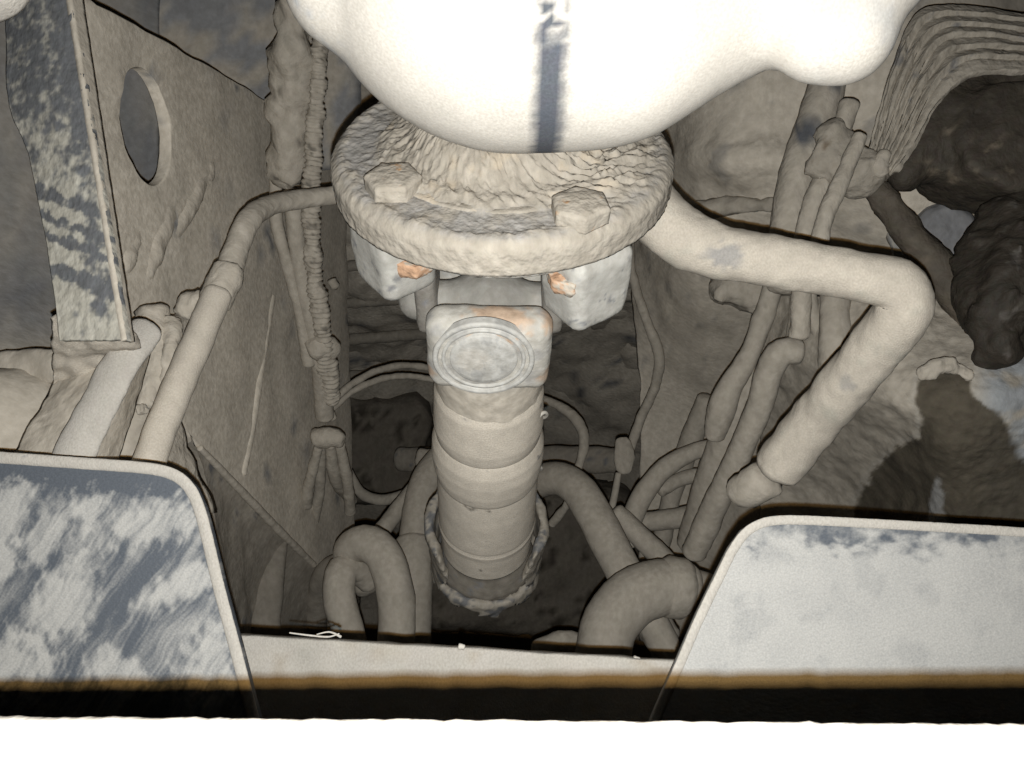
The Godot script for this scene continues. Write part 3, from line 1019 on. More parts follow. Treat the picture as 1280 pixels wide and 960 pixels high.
	part("face", sheet([[[70, 470, 0.515], [120, 440, 0.50], [182, 405, 0.495], [196, 415, 0.53]], [[46, 516, 0.50], [98, 500, 0.485], [150, 482, 0.478], [176, 490, 0.52]], [[20, 560, 0.49], [75, 565, 0.472], [112, 565, 0.465], [150, 568, 0.505]], [[-20, 640, 0.475], [40, 650, 0.46], [80, 650, 0.452], [120, 650, 0.49]]], 0.008, 0.0022), M.dust, lr,
		dirt(tint(DUST, 1.35), tint(DUST, 1.0), 0.3, 30.0, 0.14), [[nz, 0.0022, 45.0], [nf, 0.0008, 160.0]])
	part("ridge", tube([[182, 414, 0.492, 22], [150, 455, 0.479, 23], [122, 510, 0.469, 24], [94, 566, 0.461, 26], [66, 630, 0.451, 27]], {"flat": 0.35}), M.sand, lr, dirt(tint(PALE, 0.85)), [[nz, 0.0014, 60.0], [nf, 0.0005, 200.0]])
	part("foot", sheet([[[64, 398, 0.4600], [115, 402, 0.4535], [154, 408, 0.4500]], [[66, 424, 0.472], [118, 424, 0.464], [166, 424, 0.463]], [[66, 450, 0.490], [120, 446, 0.482], [176, 436, 0.480]], [[64, 482, 0.508], [118, 468, 0.498], [184, 444, 0.50]]], 0.004, 0.0018), M.sand, lr, dirt(tint(DUST, 1.1), tint(SOIL, 1.1), 0.5), [[nz, 0.006, 40.0], [nf, 0.0012, 150.0]])
	part("ledge", tube([[-60, 470, 0.55, 26], [20, 462, 0.55, 24], [90, 455, 0.54, 20]], {"flat": 0.4}), M.dust, lr, dirt(tint(DUST, 1.0), SOIL, 0.4), [[nz, 0.003, 40.0], [nf, 0.001, 140.0]])
	part("back_wall", sheet([[[170, 420, 0.56], [215, 400, 0.58], [260, 380, 0.64]], [[150, 500, 0.55], [190, 500, 0.56], [225, 510, 0.6]], [[100, 640, 0.53], [170, 640, 0.54], [270, 640, 0.62]]], 0.006, 0.004), M.crust, lr, dirt(tint(DUST, 0.92), SOIL, 0.4, 30.0), [[nz, 0.006, 30.0], [nf, 0.0016, 120.0]])

	# fittings between bar and pipe
	var ft := thing("pipe_clamp", "dust-buried clamp and fittings beside the left pipe", "clamp", cam(230, 420, 0.6))
	for k in [[[228, 392, 0.58, 11], [236, 378, 0.58, 12], [250, 372, 0.58, 9]], [[215, 400, 0.57, 12], [212, 440, 0.56, 13], [207, 476, 0.555, 11]], [[190, 390, 0.57, 20], [196, 450, 0.56, 18], [185, 505, 0.55, 14]], [[222, 470, 0.555, 8], [218, 500, 0.55, 10]], [[172, 512, 0.54, 7], [180, 510, 0.54, 8]]]:
		part("lump", tube(k, {"seg": 20}), M.crust, ft, dirt(DUST, SOIL, 0.5), [[nz, 0.005, 55.0], [nf, 0.0018, 160.0]])

	var p := thing("air_pipe", "slim dusty pipe bending down from flange to left plate", "pipe", cam(190, 600, 0.5))
	part("tube", tube([[470, 240, 0.72, 11], [420, 244, 0.70, 11.5], [370, 250, 0.67, 12], [334, 258, 0.64, 13], [310, 277, 0.61, 14.5], [296, 310, 0.595, 15.5], [284, 345, 0.58, 16.5]]), M.dust, p, dirt(tint(DUST, 0.98), SOIL, 0.6, 40.0, 0.12), [[nz, 0.0012, 60.0], [nf, 0.0005, 160.0]])
	var ho := part("hose", tube([[272, 368, 0.565, 17.5], [250, 420, 0.548, 18.5], [225, 478, 0.53, 19], [198, 545, 0.512, 20], [172, 625, 0.495, 20.5]]), M.sand, p, dirt(tint(DUST, 1.12), SOIL, 0.65, 40.0, 0.1), [[nz, 0.0014, 45.0], [nf, 0.0004, 180.0]])
	part("sleeve", tube([[286, 338, 0.578, 19], [277, 360, 0.572, 20], [268, 378, 0.566, 19]]), M.crust, ho, dirt(tint(DUST, 1.0)), [[nz, 0.003, 70.0], [nf, 0.001, 200.0]])

	# wiring loom
	var h := thing("wiring_loom", "mud-caked wiring loom with ribbed conduit hanging at left of flange", "wiring loom", cam(410, 640, 1.0))
	part("conduit", tube([[404, -30, 0.688, 10], [398, 60, 0.705, 10.5], [394, 150, 0.722, 11], [390, 240, 0.748, 11], [392, 330, 0.774, 11], [404, 420, 0.808, 11], [414, 500, 0.860, 11]], {"pitch": 0.0052, "share": 0.09, "fine": 0.12, "least": 0.0007}), M.rubber, h, dirt(tint(DUST, 0.9), tint(SOIL, 0.6), 0.3, 40.0, 0.2), [[nz, 0.006, 40.0], [nf, 0.0016, 120.0]])
	part("caked_sleeve", tube([[376, -30, 0.688, 20], [364, 70, 0.705, 22], [362, 150, 0.731, 23], [360, 226, 0.748, 19]]), M.crust, h, dirt(tint(DUST, 0.92), tint(SOIL, 0.5), 0.30, 45.0, 0.18), [[nz, 0.012, 32.0], [nr, 0.005, 45.0], [nf, 0.003, 100.0]])
	for k in [[[350, 120, 0.740, 9], [346, 200, 0.748, 8], [345, 270, 0.765, 8], [356, 320, 0.774, 8], [374, 385, 0.800, 8], [386, 455, 0.826, 8]],
			[[366, 240, 0.757, 12], [372, 310, 0.774, 11], [384, 380, 0.800, 11], [398, 440, 0.826, 11], [406, 520, 0.877, 12]],
			[[384, 250, 0.774, 7], [384, 330, 0.800, 7], [396, 400, 0.817, 7], [408, 450, 0.843, 7]],
			[[398, 560, 0.903, 6], [385, 610, 0.929, 7], [382, 632, 0.946, 8]],
			[[412, 556, 0.903, 7], [420, 600, 0.946, 8], [440, 625, 1.032, 7]],
			[[424, 555, 0.912, 7], [434, 600, 0.946, 7], [438, 640, 0.989, 7]],
			[[402, 556, 0.912, 6], [398, 620, 0.963, 7], [385, 680, 1.015, 6]]]:
		part("cable", tube(k, {"seg": 14}), M.dust, h, dirt(tint(DUST, 0.85), tint(SOIL, 0.8), 0.4, 40.0), [[nz, 0.0016, 40.0], [nf, 0.0006, 160.0]])
	for k in [[[392, 437, 0.817, 16], [404, 432, 0.817, 17], [416, 438, 0.826, 13]], [[396, 548, 0.886, 13], [412, 546, 0.886, 13], [428, 550, 0.886, 10]]]:
		part("cable_tie", tube(k, {"seg": 16}), M.crust, h, dirt(tint(DUST, 0.9)), [[nz, 0.004, 60.0]])
	for k in [[409, 355], [406, 520]]:
		part("connector", tube([[k[0] + 6, k[1] - 4, 0.94, 6], [k[0] + 10, k[1] + 4, 0.94, 6]], {"seg": 12}), M.dust, h, dirt(tint(DUST, 0.9)), [[nz, 0.002, 90.0]])

func deep_pipes() -> void:
	# rear cross tube and brackets, deep in the shade
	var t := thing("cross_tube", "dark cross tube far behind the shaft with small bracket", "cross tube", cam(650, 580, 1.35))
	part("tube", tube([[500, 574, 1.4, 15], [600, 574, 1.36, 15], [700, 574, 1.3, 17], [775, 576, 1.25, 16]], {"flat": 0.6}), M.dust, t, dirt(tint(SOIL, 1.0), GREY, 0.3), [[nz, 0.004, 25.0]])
	part("bracket", tube([[777, 550, 1.0, 8], [781, 568, 1.0, 13], [779, 588, 1.0, 10]], {"flat": 0.4, "seg": 14}), M.dust, t, dirt(tint(DUST, 0.8)), [[nz, 0.003, 70.0]])
	part("rod", tube([[773, 592, 1.0, 4], [768, 620, 1.0, 4.5], [760, 655, 1.0, 4]], {"seg": 12}), M.dust, t, dirt(tint(DUST, 0.8)))
	part("stop", tube([[524, 572, 1.1, 12], [542, 574, 1.1, 13]], {"flat": 0.6}), M.dust, t, dirt(tint(SOIL, 1.1)), [[nz, 0.003, 60.0]])
	var l := thing("curved_hose", "thick grey hose looped in an arch at the bottom left of the shaft", "hose", cam(490, 800, 0.8))
	part("hose", tube([[436, 706, 0.86, 17], [438, 688, 0.845, 21], [456, 679, 0.835, 23], [478, 692, 0.825, 23.5], [491, 725, 0.815, 23.5], [496, 770, 0.81, 23], [492, 860, 0.8, 23]]), M.rubber, l, dirt(tint(DUST, 0.88), SOIL, 0.6, 30.0, 0.1), [[nz, 0.0018, 30.0], [nf, 0.0005, 140.0]])
	var l2 := thing("curved_hose", "thinner grey hose bent under the arched hose by the left plate", "hose", cam(440, 800, 0.8))
	part("hose", tube([[462, 728, 0.86, 14], [446, 712, 0.845, 17], [428, 714, 0.83, 20], [424, 745, 0.82, 20.5], [434, 785, 0.815, 20], [452, 850, 0.81, 20]]), M.rubber, l2, dirt(tint(DUST, 0.86), SOIL, 0.6, 30.0, 0.1), [[nz, 0.0016, 30.0], [nf, 0.0005, 140.0]])
	part("end_fitting", tube([[452, 716, 0.88, 12], [458, 738, 0.87, 14]]), M.rubber, l2, dirt(tint(DUST, 0.75)), [[nz, 0.002, 60.0]])
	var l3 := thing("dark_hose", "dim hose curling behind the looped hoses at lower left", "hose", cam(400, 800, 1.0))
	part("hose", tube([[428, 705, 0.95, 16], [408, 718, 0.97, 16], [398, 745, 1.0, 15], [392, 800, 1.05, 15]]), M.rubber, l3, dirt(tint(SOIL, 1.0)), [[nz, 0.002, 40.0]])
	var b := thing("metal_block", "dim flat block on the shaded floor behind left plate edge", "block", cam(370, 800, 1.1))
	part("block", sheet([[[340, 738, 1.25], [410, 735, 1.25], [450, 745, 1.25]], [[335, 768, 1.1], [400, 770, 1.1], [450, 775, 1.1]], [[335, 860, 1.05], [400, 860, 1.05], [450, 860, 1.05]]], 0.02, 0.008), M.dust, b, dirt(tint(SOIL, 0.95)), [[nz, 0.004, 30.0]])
	var v := thing("upright_pipe", "straight grey pipe with collar rising beside the shaft's left", "pipe", cam(510, 800, 0.9))
	part("tube", tube([[566, 560, 1.02, 19], [540, 590, 0.99, 20], [526, 625, 0.97, 20.5], [519, 680, 0.95, 21]]), M.rubber, v, dirt(tint(DUST, 0.82), SOIL, 0.6, 30.0, 0.1), [[nz, 0.0018, 35.0]])
	part("collar", tube([[519, 678, 0.95, 25], [516, 730, 0.93, 25], [511, 850, 0.92, 26]]), M.rubber, v, dirt(tint(DUST, 0.84), SOIL, 0.6, 30.0, 0.1), [[nz, 0.0018, 35.0]])
	part("stay", tube([[548, 578, 1.06, 11], [510, 622, 1.04, 11], [474, 668, 1.02, 11]]), M.dust, v, dirt(tint(DUST, 0.8)), [[nz, 0.0016, 60.0]])
	var r := thing("sloping_hose", "thick grey hose sloping down on the right of the shaft", "hose", cam(790, 730, 0.85))
	part("hose", tube([[650, 610, 1.0, 20], [690, 598, 0.95, 21], [718, 608, 0.92, 22], [742, 642, 0.89, 23], [768, 692, 0.86, 23], [800, 750, 0.84, 23], [830, 800, 0.82, 23]]), M.rubber, r, dirt(tint(DUST, 0.88), SOIL, 0.6, 30.0, 0.1), [[nz, 0.0018, 30.0], [nf, 0.0005, 140.0]])
	var e := thing("elbow_pipe", "fat grey elbow pipe with collar by right plate", "elbow pipe", cam(760, 830, 0.75))
	var el := part("elbow", tube([[748, 900, 0.76, 36], [754, 820, 0.765, 35], [764, 778, 0.77, 35.5], [790, 748, 0.775, 36], [826, 734, 0.78, 35], [862, 735, 0.785, 31]]), M.rubber, e, dirt(tint(DUST, 0.86), SOIL, 0.6, 25.0, 0.1), [[nz, 0.0015, 30.0], [nf, 0.0006, 140.0]])
	part("collar", tube([[834, 733, 0.782, 38], [852, 735, 0.784, 38]], {"seg": 28}), M.rubber, el, dirt(tint(DUST, 0.9)), [[nz, 0.002, 50.0]])
	part("tail", tube([[850, 736, 0.786, 29], [890, 748, 0.795, 29], [950, 780, 0.81, 29]]), M.rubber, e, dirt(tint(DUST, 0.88)), [[nz, 0.0015, 40.0]])
	part("branch", tube([[800, 745, 0.80, 20], [822, 790, 0.79, 20], [856, 860, 0.785, 20]]), M.rubber, e, dirt(tint(DUST, 0.86)), [[nz, 0.0015, 40.0]])
	var s := thing("floor_fitting", "small grey fitting low behind the cross beam, left of elbow pipe", "fitting", cam(700, 810, 0.8))
	part("body", tube([[672, 812, 0.83, 14], [700, 806, 0.82, 17], [730, 808, 0.82, 15]]), M.dust, s, dirt(tint(DUST, 0.8)), [[nz, 0.004, 50.0]])
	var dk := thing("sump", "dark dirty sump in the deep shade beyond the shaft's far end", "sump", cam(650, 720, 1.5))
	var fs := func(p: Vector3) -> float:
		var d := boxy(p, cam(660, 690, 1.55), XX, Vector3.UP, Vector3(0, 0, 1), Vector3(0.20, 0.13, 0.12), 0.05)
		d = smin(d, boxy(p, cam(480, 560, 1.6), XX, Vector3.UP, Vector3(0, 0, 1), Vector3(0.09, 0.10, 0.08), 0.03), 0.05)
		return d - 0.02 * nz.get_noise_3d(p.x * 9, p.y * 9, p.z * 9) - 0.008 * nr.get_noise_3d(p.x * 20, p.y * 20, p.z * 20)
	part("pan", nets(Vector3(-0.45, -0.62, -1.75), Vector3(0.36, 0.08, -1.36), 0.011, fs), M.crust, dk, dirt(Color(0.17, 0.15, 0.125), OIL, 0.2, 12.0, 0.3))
	# thin cables
	for k in [[[[380, 556, 1.02, 4.5], [398, 524, 1.02, 4.5], [430, 488, 1.03, 4.5], [470, 464, 1.05, 4.5], [515, 457, 1.08, 4.5], [570, 468, 1.1, 4.5]], "upper of two thin cables arching left behind the shaft"],
			[[[388, 552, 1.03, 4], [412, 515, 1.04, 4], [450, 484, 1.05, 4], [500, 470, 1.08, 4], [560, 478, 1.1, 4]], "lower of two thin cables arching left behind the shaft"],
			[[[670, 496, 1.12, 5], [700, 508, 1.1, 6], [724, 530, 1.08, 7], [730, 556, 1.07, 6.5], [722, 588, 1.07, 5], [712, 625, 1.08, 5], [690, 655, 1.1, 6]], "short cable curving on the right side of the shaft"],
			[[[436, 590, 1.2, 6], [450, 615, 1.2, 7], [480, 625, 1.2, 7], [520, 612, 1.2, 7], [545, 595, 1.2, 7]], "dim cable sagging low left of the shaft"],
			[[[800, 270, 0.95, 6], [786, 310, 0.97, 7], [792, 350, 0.98, 6], [810, 405, 1.0, 6], [824, 445, 1.0, 7], [818, 485, 1.02, 6], [800, 525, 1.04, 6], [788, 560, 1.05, 6]], "kinked cable hanging between shaft and right hoses"]]:
		var c := thing("thin_cable", k[1], "cable", cam(k[0][-1][0], k[0][-1][1], k[0][-1][2]), "thin cables round the shaft")
		part("cable", tube(k[0], {"seg": 12}), M.rubber, c, dirt(tint(DUST, 0.85), SOIL, 0.5, 40.0), [[nz, 0.002, 40.0], [nf, 0.0005, 180.0]])

# where a value falls in an uneven scale, as a share of it
func along(x: float, scale: Array) -> float:
	for k in scale.size() - 1:
		if x < scale[k + 1] or k == scale.size() - 2:
			return (k + (x - scale[k]) / (scale[k + 1] - scale[k])) / (scale.size() - 1)
	return 1.0

func right_side() -> void:
	var w := thing("pressed_bulkhead", "dim grey-brown pressed panel behind the pipe at upper right", "panel", cam(930, 330, 1.0))
	part("sheet", sheet([[[760, -120, 0.95], [880, -120, 0.80], [1000, -120, 0.76], [1200, -120, 0.74], [1420, -120, 0.88]], [[760, 20, 0.967], [880, 20, 0.790], [1000, 20, 0.748], [1200, 20, 0.722], [1420, 20, 0.880]], [[800, 150, 0.985], [880, 160, 0.799], [1000, 150, 0.748], [1200, 150, 0.722], [1420, 150, 0.880]], [[800, 200, 0.976], [880, 205, 0.795], [1000, 200, 0.739], [1200, 200, 0.714], [1420, 200, 0.880]], [[800, 255, 1.027], [880, 252, 0.842], [1000, 250, 0.765], [1200, 250, 0.714], [1420, 250, 0.880]], [[790, 350, 1.052], [880, 350, 0.875], [1000, 350, 0.850], [1200, 350, 0.757], [1420, 350, 0.880]], [[800, 520, 1.137], [880, 520, 1.095], [1000, 520, 0.967], [1200, 520, 0.857], [1420, 520, 0.880]], [[800, 800, 1.265], [880, 800, 1.180], [1000, 800, 1.010], [1200, 800, 0.882], [1420, 800, 0.880]]], 0.008, 0.007), M.dust, w,
		func(p: Vector3, n: Vector3) -> Color:
			var a := nz.get_noise_3d(p.x * 18, p.y * 18, p.z * 18)
			var b := nf.get_noise_3d(p.x * 60, p.y * 60, p.z * 60)
			var c := tint(DUST, 1.3) * (1.0 + 0.16 * a + 0.1 * b)
			c = c.lerp(PAINT * 0.9, 0.8 * spot(p, cam(963, 108, 0.79), 0.022))
			c = c.lerp(GREY, 0.5 * smoothstep(0.2, 0.5, a))
			return c, [[nz, 0.009, 12.0], [nr, 0.0015, 22.0], [nf, 0.0008, 70.0]])
	for k in [[[848, 262, 0.816, 10], [880, 262, 0.807, 13], [920, 258, 0.790, 11], [965, 256, 0.765, 8]]]:
		part("bead", tube(k), M.dust, w, dirt(tint(DUST, 0.85)), [[nz, 0.006, 40.0]])

	# hoses running up behind the panel
	var h := 0
	for k in [[[[1045, 70, 0.696, 22], [1020, 150, 0.696, 24], [998, 220, 0.696, 24], [985, 290, 0.696, 22], [980, 360, 0.696, 20]], "broad dusty hose curving up beside the dim panel"],
			[[[1062, 130, 0.661, 12], [1040, 200, 0.661, 13], [1016, 255, 0.661, 13], [1004, 320, 0.666, 12], [1000, 420, 0.679, 13]], "second dusty hose from the dim panel"],
			[[[1075, 170, 0.626, 9], [1052, 225, 0.626, 11], [1030, 275, 0.626, 11], [1020, 340, 0.635, 11]], "third dusty hose from the dim panel, beside the oily rod"]]:
		var o := thing("broad_hose", k[1], "hose", cam(k[0][-1][0], k[0][-1][1], k[0][-1][2]), "hoses beside the dim panel")
		part("hose", tube(k[0]), M.crust, o,
			func(p: Vector3, n: Vector3) -> Color:
				var a := nz.get_noise_3d(p.x * 30, p.y * 30, p.z * 30)
				var b := nf.get_noise_3d(p.x * 120, p.y * 120, p.z * 120)
				var c := tint(DUST, 0.95) * (1.0 + 0.14 * a + 0.12 * b)
				return c.lerp(PAINT * 0.9, 0.85 * spot(p, cam(1012, 168, 0.685), 0.017)).lerp(PAINT * 1.2, 0.7 * spot(p, cam(1040, 108, 0.685), 0.012)),
			[[nz, 0.0022, 30.0], [nf, 0.0012, 110.0]])
		h += 1
	var mc := thing("mud_clump", "lumpy brown mud clump at the top of the oily rod", "mud clump", cam(1055, 240, 0.68))
	var fm := func(p: Vector3) -> float:
		var d := cap(p, cam(1040, 165, 0.655), cam(1080, 212, 0.650), 0.011, 0.014)
		d = smin(d, cap(p, cam(1020, 205, 0.655), cam(1072, 226, 0.648), 0.010, 0.012), 0.02)
		return d - 0.006 * nz.get_noise_3d(p.x * 45, p.y * 45, p.z * 45)
	part("clump", nets(cam(1055, 195, 0.64) - Vector3.ONE * 0.06, cam(1055, 195, 0.64) + Vector3.ONE * 0.06, 0.003, fm), M.crust, mc, dirt(tint(DUST, 0.8), Color(0.22, 0.18, 0.135), 0.38, 30.0, 0.2))

	# dust boot with folds, and the oily body it seals
	var bo := thing("pleated_boot", "pleated dust-grey rubber boot at the top right corner", "rubber boot", cam(1180, 180, 0.66))
	var g := []
	var outer := [[1092, 236], [1080, 218], [1094, 155], [1116, 80], [1146, 16], [1200, 6], [1300, 20], [1400, 40]]
	var inner := [[1104, 232], [1116, 216], [1142, 180], [1170, 132], [1206, 96], [1250, 88], [1320, 92], [1400, 96]]
	var steps := 60
	for i in outer.size():
		var row := []
		for k in steps + 1:
			var f := float(k) / steps
			var z := 0.665 - 0.035 * f - 0.0052 * (1.0 - absf(fposmod(f * 6.0, 1.0) * 2.0 - 1.0)) * (1.0 - smoothstep(0.75, 1.0, f)) + (0.05 if i == 0 else 0.0)
			row.append(cam(lerpf(outer[i][0], inner[i][0], f), lerpf(outer[i][1], inner[i][1], f), z))
		g.append(row)
	var bt := sheet3(g, 0.004, 0.0016)
	part("pleats", bt, M.crust, bo, dirt(tint(DUST, 0.92), Color(0.26, 0.25, 0.24), 0.42, 26.0, 0.16), [[nz, 0.003, 30.0], [nr, 0.0006, 60.0], [nf, 0.0005, 170.0]])
	var ob := thing("oily_casting", "round dark oil-soaked body under the pleated boot", "oily casting", cam(1210, 260, 0.62))
	var fo := func(p: Vector3) -> float:
		var ax := Vector3(-0.25, 0.2, 1.0).normalized()
		var d := cyl(p, cam(1232, 168, 0.66), ax, 0.03, 0.060, 0.012)
		d = smin(d, cyl(p, cam(1262, 186, 0.64), ax, 0.03, 0.046, 0.008), 0.006)
		d = smin(d, cap(p, cam(1135, 215, 0.65), cam(1180, 140, 0.655), 0.016, 0.022), 0.02)
		d = smin(d, cap(p, cam(1330, 150, 0.66), cam(1300, 210, 0.66), 0.05, 0.05), 0.02)
		return d - 0.004 * nz.get_noise_3d(p.x * 28, p.y * 28, p.z * 28) - 0.001 * nf.get_noise_3d(p.x * 110, p.y * 110, p.z * 110)
	part("body", nets(cam(1235, 180, 0.66) - Vector3(0.11, 0.11, 0.075), cam(1235, 180, 0.66) + Vector3(0.15, 0.11, 0.085), 0.003, fo), M.oil, ob,
		dirt(tint(OIL, 1.0), Color(0.15, 0.125, 0.095), 0.42, 26.0, 0.3))
	part("dust_cone", tube([[1106, 192, 0.635, 8], [1099, 208, 0.635, 10], [1104, 218, 0.636, 8]], {"seg": 18}), M.crust, ob, dirt(tint(DUST, 0.9)), [[nz, 0.003, 60.0]])
	var rd := thing("oily_rod", "dark oily rod slanting down from the mud clump", "rod", cam(1210, 400, 0.62))
	part("rod", tube([[1068, 205, 0.67, 13], [1095, 235, 0.66, 15], [1140, 295, 0.65, 19], [1180, 345, 0.64, 21], [1222, 400, 0.63, 22]]), M.oil, rd, dirt(tint(OIL, 1.7), Color(0.17, 0.14, 0.11), 0.3, 30.0, 0.25), [[nz, 0.005, 40.0], [nf, 0.0016, 130.0]])
	var od := thing("oily_lump", "black lumpy oil-soaked casting at the right edge", "oily casting", cam(1250, 440, 0.58))
	var fl := func(p: Vector3) -> float:
		var d := cap(p, cam(1270, 290, 0.62), cam(1262, 370, 0.60), 0.030, 0.036)
		d = smin(d, cap(p, cam(1330, 280, 0.62), cam(1320, 390, 0.60), 0.040, 0.036), 0.02)
		d = smin(d, cap(p, cam(1246, 400, 0.59), cam(1244, 438, 0.585), 0.020, 0.014), 0.012)
		d = smin(d, cap(p, cam(1216, 300, 0.62), cam(1214, 370, 0.605), 0.008, 0.013), 0.012)
		return d - 0.008 * nz.get_noise_3d(p.x * 34, p.y * 34, p.z * 34) - 0.002 * nf.get_noise_3d(p.x * 120, p.y * 120, p.z * 120)
	part("lump", nets(Vector3(0.32, 0.0, -0.70), Vector3(0.50, 0.18, -0.52), 0.003, fl), M.oil, od, dirt(tint(OIL, 0.75), Color(0.11, 0.10, 0.09), 0.4, 30.0, 0.3))
	var pk := thing("grey_pocket", "bluish grey metal pocket between the oily rod and black casting", "metal pocket", cam(1180, 345, 0.7))
	part("sheet", sheet([[[1090, 190, 0.76], [1160, 190, 0.75], [1300, 190, 0.74]], [[1110, 280, 0.74], [1180, 290, 0.73], [1300, 280, 0.72]], [[1130, 400, 0.70], [1200, 400, 0.69], [1340, 400, 0.68]]], 0.006, 0.004), M.dust, pk, dirt(Color(0.36, 0.355, 0.345), tint(DUST, 1.0), 0.0, 26.0, 0.12), [[nz, 0.008, 24.0], [nf, 0.001, 100.0]])
	part("cup", lathe([[0.0, 0.0], [0.0, 0.022], [0.006, 0.027], [0.03, 0.03], [0.03, 0.0]], cam(1186, 292, 0.70), Vector3(0.1, 0.1, -1).normalized(), 60), M.metal, pk, dirt(Color(0.24, 0.24, 0.25)), [[nz, 0.003, 50.0]])

	# axle casting with the two oil stains
	var ca := thing("axle_casting", "lumpy dust-covered casting with dark oil stains above right plate", "axle casting", cam(1150, 660, 0.6))
	var rows := []
	var ds := [[0.80, 0.70, 0.66, 0.66, 0.66, 0.66], [0.80, 0.68, 0.625, 0.61, 0.60, 0.60], [0.84, 0.72, 0.62, 0.585, 0.575, 0.58], [0.88, 0.78, 0.68, 0.60, 0.59, 0.59], [0.90, 0.84, 0.74, 0.64, 0.62, 0.62], [0.90, 0.86, 0.78, 0.68, 0.65, 0.64]]
	var xs := [950, 1030, 1110, 1180, 1250, 1380]
	var ys := [370, 440, 500, 560, 630, 740]
	for j in 6:
		var row := []
		for i in 6:
			row.append([xs[i], ys[j], ds[j][i]])
		rows.append(row)
	var stain := PackedVector2Array()
	for q in [[1146, 500], [1146, 476], [1156, 460], [1180, 454], [1206, 458], [1218, 474], [1224, 496], [1246, 512], [1266, 545], [1280, 575], [1330, 600], [1370, 760], [1010, 760], [1066, 640], [1096, 584], [1120, 558], [1148, 545], [1152, 522]]:
		stain.append(Vector2(along(q[0], xs), along(q[1], ys)))
	var raw := sheet(rows, 0.012, 0.0019)
	var uvs: PackedVector2Array = raw.uv
	var verts: PackedVector3Array = raw.v
	var look := {}
	for k in verts.size():
		look[k] = uvs[k]
	var counter := [0]
	part("body", raw, M.dust, ca,
		func(p: Vector3, n: Vector3) -> Color:
			var uv: Vector2 = uvs[counter[0]]
			counter[0] += 1
			var a := nz.get_noise_3d(p.x * 34, p.y * 34, p.z * 34)
			var b := nf.get_noise_3d(p.x * 110, p.y * 110, p.z * 110)
			var q := uv + Vector2(a, b) * 0.022
			var inside := Geometry2D.is_point_in_polygon(q, stain)
			var near := 1e9
			for s in stain.size():
				near = minf(near, Geometry2D.get_closest_point_to_segment(q, stain[s], stain[(s + 1) % stain.size()]).distance_to(q))
			var m := smoothstep(-0.006, 0.012, near if inside else -near)
			var c := tint(DUST, 0.95) * (1.0 + 0.16 * a + 0.12 * b)
			c = c.lerp(PALE * 0.9, 0.5 * (1.0 - smoothstep(0.0, 0.03, near)) * (0.0 if inside else 1.0))
			c = c.lerp(Color(0.33, 0.345, 0.36), smoothstep(0.70, 0.80, uv.x) * smoothstep(-0.3, 0.3, a + 0.2))
			var o := Color(0.088, 0.075, 0.056) * (1.0 + 0.25 * a + 0.2 * b)
			c = c.lerp(o, m * 0.97)
			# the dry wedge between the two stains
			var wd := 1.0 - smoothstep(0.004, 0.02, absf(uv.x - 0.575) - (uv.y - 0.74) * 0.22 + 0.01 * b)
			return c.lerp(Color(0.32, 0.315, 0.31), wd * smoothstep(0.70, 0.74, uv.y)),
		[[nz, 0.0060, 18.0], [nr, 0.0008, 30.0], [nf, 0.001, 110.0]])
	for k in [[[1152, 468, 0.585, 7], [1180, 456, 0.58, 9], [1212, 468, 0.58, 7]]]:
		part("weld_lump", tube(k, {"flat": 0.6}), M.crust, ca, dirt(tint(DUST, 0.98), SOIL, 0.45), [[nz, 0.007, 45.0], [nf, 0.002, 140.0]])

	# hoses and fittings between the two pipes
	for k in [[[[968, 350, 0.744, 13], [955, 395, 0.744, 13], [938, 440, 0.749, 13], [915, 480, 0.753, 15], [902, 510, 0.758, 18], [893, 545, 0.772, 13]], "bulged dusty hose leftmost of those left of the slanted pipe"],
			[[[945, 440, 0.800, 18], [925, 500, 0.809, 21], [905, 560, 0.828, 22], [884, 620, 0.856, 21], [866, 680, 0.893, 20]], "thick slanting grey tube between bulged hose and slanted pipe"],
			[[[1000, 440, 0.670, 15], [978, 440, 0.674, 17], [962, 462, 0.684, 17], [950, 505, 0.698, 16], [925, 565, 0.725, 16], [895, 630, 0.763, 16], [868, 690, 0.800, 16]], "tube with a bent top running just left of the slanted pipe"],
			[[[1002, 340, 0.725, 14], [1000, 400, 0.725, 15], [990, 450, 0.735, 13]], "upright tube hanging below the right pipe"],
			[[[1008, 345, 0.707, 9], [1015, 390, 0.702, 9.5], [1032, 430, 0.698, 9.5], [1055, 470, 0.698, 9]], "slim hose crossing left of the threaded fitting"],
			[[[905, 556, 0.930, 10], [870, 564, 0.930, 11], [835, 582, 0.930, 12], [808, 612, 0.930, 13], [792, 645, 0.930, 13], [784, 680, 0.930, 12]], "dim hose arching down between elbow pipe and slanting tubes"],
			[[[900, 592, 0.977, 8], [860, 596, 0.977, 9], [825, 612, 0.977, 9]], "short dim hose under the arching hose"],
			[[[880, 640, 0.977, 14], [845, 648, 0.977, 13], [800, 652, 0.986, 12]], "dim horizontal hose above the elbow pipe"],
			[[[770, 640, 0.911, 12], [800, 670, 0.902, 14], [835, 705, 0.893, 14]], "dim slanted tube just above the elbow pipe"],
			[[[885, 500, 0.977, 14], [860, 560, 1.004, 14], [840, 620, 1.023, 12], [826, 680, 1.042, 12]], "far dim tube behind the slanting tubes"]]:
		var o := thing("slanting_hose", k[1], "hose", cam(k[0][-1][0], k[0][-1][1], k[0][-1][2]), "hoses and tubes below the right pipe")
		part("hose", tube(k[0], {"seg": 20}), M.rubber, o, dirt(tint(DUST, 0.86), tint(SOIL, 0.9), 0.5, 30.0, 0.12), [[nz, 0.0022, 26.0], [nf, 0.0008, 120.0]])
	var fb := thing("dusty_block", "dusty block under the right pipe where hoses meet", "block", cam(935, 400, 0.8))
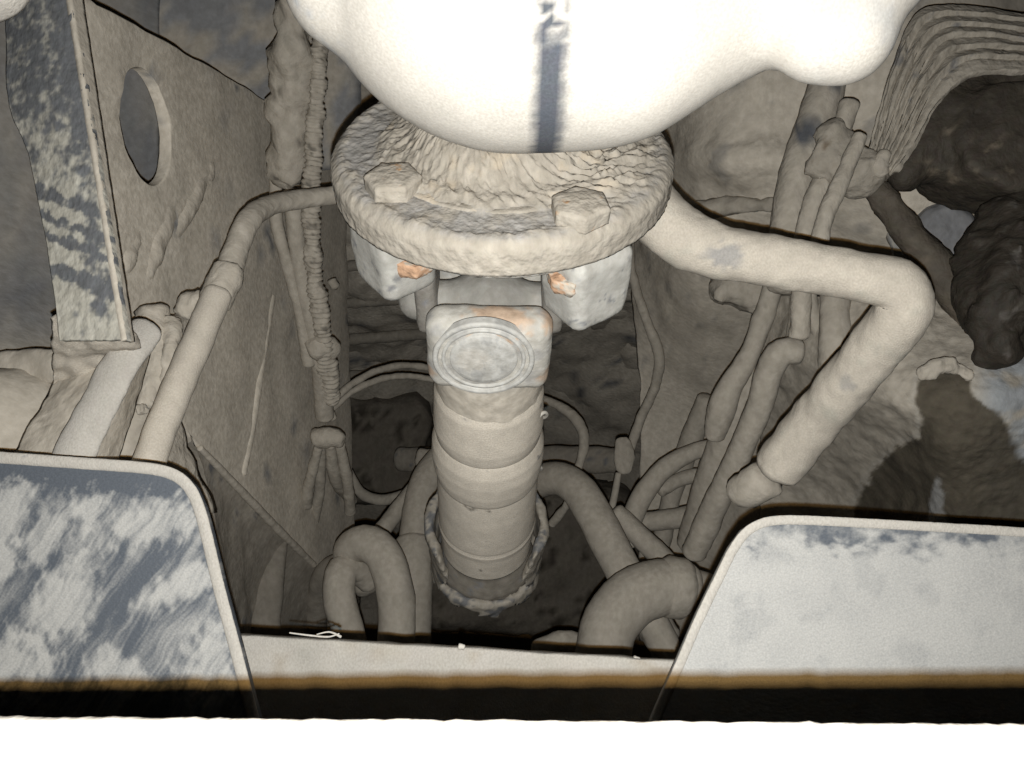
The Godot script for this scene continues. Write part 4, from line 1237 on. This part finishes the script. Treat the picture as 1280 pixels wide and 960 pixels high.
	var ff := func(p: Vector3) -> float:
		var d := boxy(p, cam(938, 355, 0.80), Vector3(0.96, -0.28, 0), Vector3(0.28, 0.96, 0), Vector3(0, 0, 1), Vector3(0.036, 0.026, 0.02), 0.01)
		d = smin(d, cap(p, cam(960, 375, 0.79), cam(985, 395, 0.79), 0.012, 0.01), 0.012)
		return d - 0.006 * nz.get_noise_3d(p.x * 34, p.y * 34, p.z * 34)
	part("block", nets(cam(940, 360, 0.8) - Vector3.ONE * 0.06, cam(940, 360, 0.8) + Vector3.ONE * 0.06, 0.0032, ff), M.crust, fb, dirt(tint(DUST, 0.85)))
	var nt := thing("pipe_fitting", "dusty hexagon pipe fitting behind the slanted right pipe", "fitting", cam(1045, 440, 0.72))
	var fd := (cam(1046, 460, 0.72) - cam(1043, 350, 0.73)).normalized()
	part("hexagon", lathe([[0.0, 0.0], [0.0, 0.016], [0.002, 0.0185], [0.018, 0.0185], [0.020, 0.016], [0.02, 0.0]], cam(1044, 386, 0.72), fd, 60, 6, 0.2), M.crust, nt, dirt(tint(DUST, 0.9)), [[nz, 0.002, 60.0]])
	part("stem", tube([[1042, 340, 0.679, 18], [1044, 390, 0.674, 18], [1044, 412, 0.670, 20], [1045, 450, 0.670, 21], [1045, 500, 0.679, 20]]), M.dust, nt, dirt(tint(DUST, 0.9)), [[nz, 0.0025, 45.0]])
	# the big bent pipe
	var p := thing("bent_pipe", "thick pale pipe with a tight elbow right of the flange", "pipe", cam(1000, 520, 0.5))
	part("tube", tube([[790, 225, 0.515, 38], [815, 262, 0.508, 38], [846, 292, 0.50, 36.5], [886, 311, 0.492, 34], [940, 322, 0.485, 32.5], [1020, 336, 0.475, 31.5], [1082, 347, 0.468, 31.5], [1116, 355, 0.465, 32.5], [1131, 373, 0.466, 34], [1124, 397, 0.472, 34.5], [1102, 424, 0.486, 33.5], [1062, 474, 0.512, 32], [1018, 527, 0.545, 31], [972, 584, 0.57, 30]], {"seg": 48, "fine": 0.16}), M.sand, p,
		func(q: Vector3, n: Vector3) -> Color:
			var a := nz.get_noise_3d(q.x * 36, q.y * 36, q.z * 36)
			var b := nf.get_noise_3d(q.x * 130, q.y * 130, q.z * 130)
			var c := tint(DUST, 1.10) * (1.0 + 0.12 * a + 0.1 * b)
			var s := maxf(spot(q, cam(908, 322, 0.472), 0.011), 0.7 * spot(q, cam(884, 318, 0.473), 0.008))
			s = maxf(s, 0.6 * spot(q, cam(1060, 480, 0.497), 0.007))
			return c.lerp(Color(0.22, 0.225, 0.24), s * 0.6).lerp(Color(0.36, 0.35, 0.30), 0.5 * smoothstep(0.2, 0.55, a)),
		[[nz, 0.0022, 36.0], [nf, 0.0007, 140.0]])
	part("hose_end", tube([[922, 610, 0.62, 18], [936, 612, 0.61, 23], [958, 598, 0.60, 26]], {"seg": 28}), M.dust, p, dirt(tint(DUST, 1.0)), [[nz, 0.003, 45.0]])
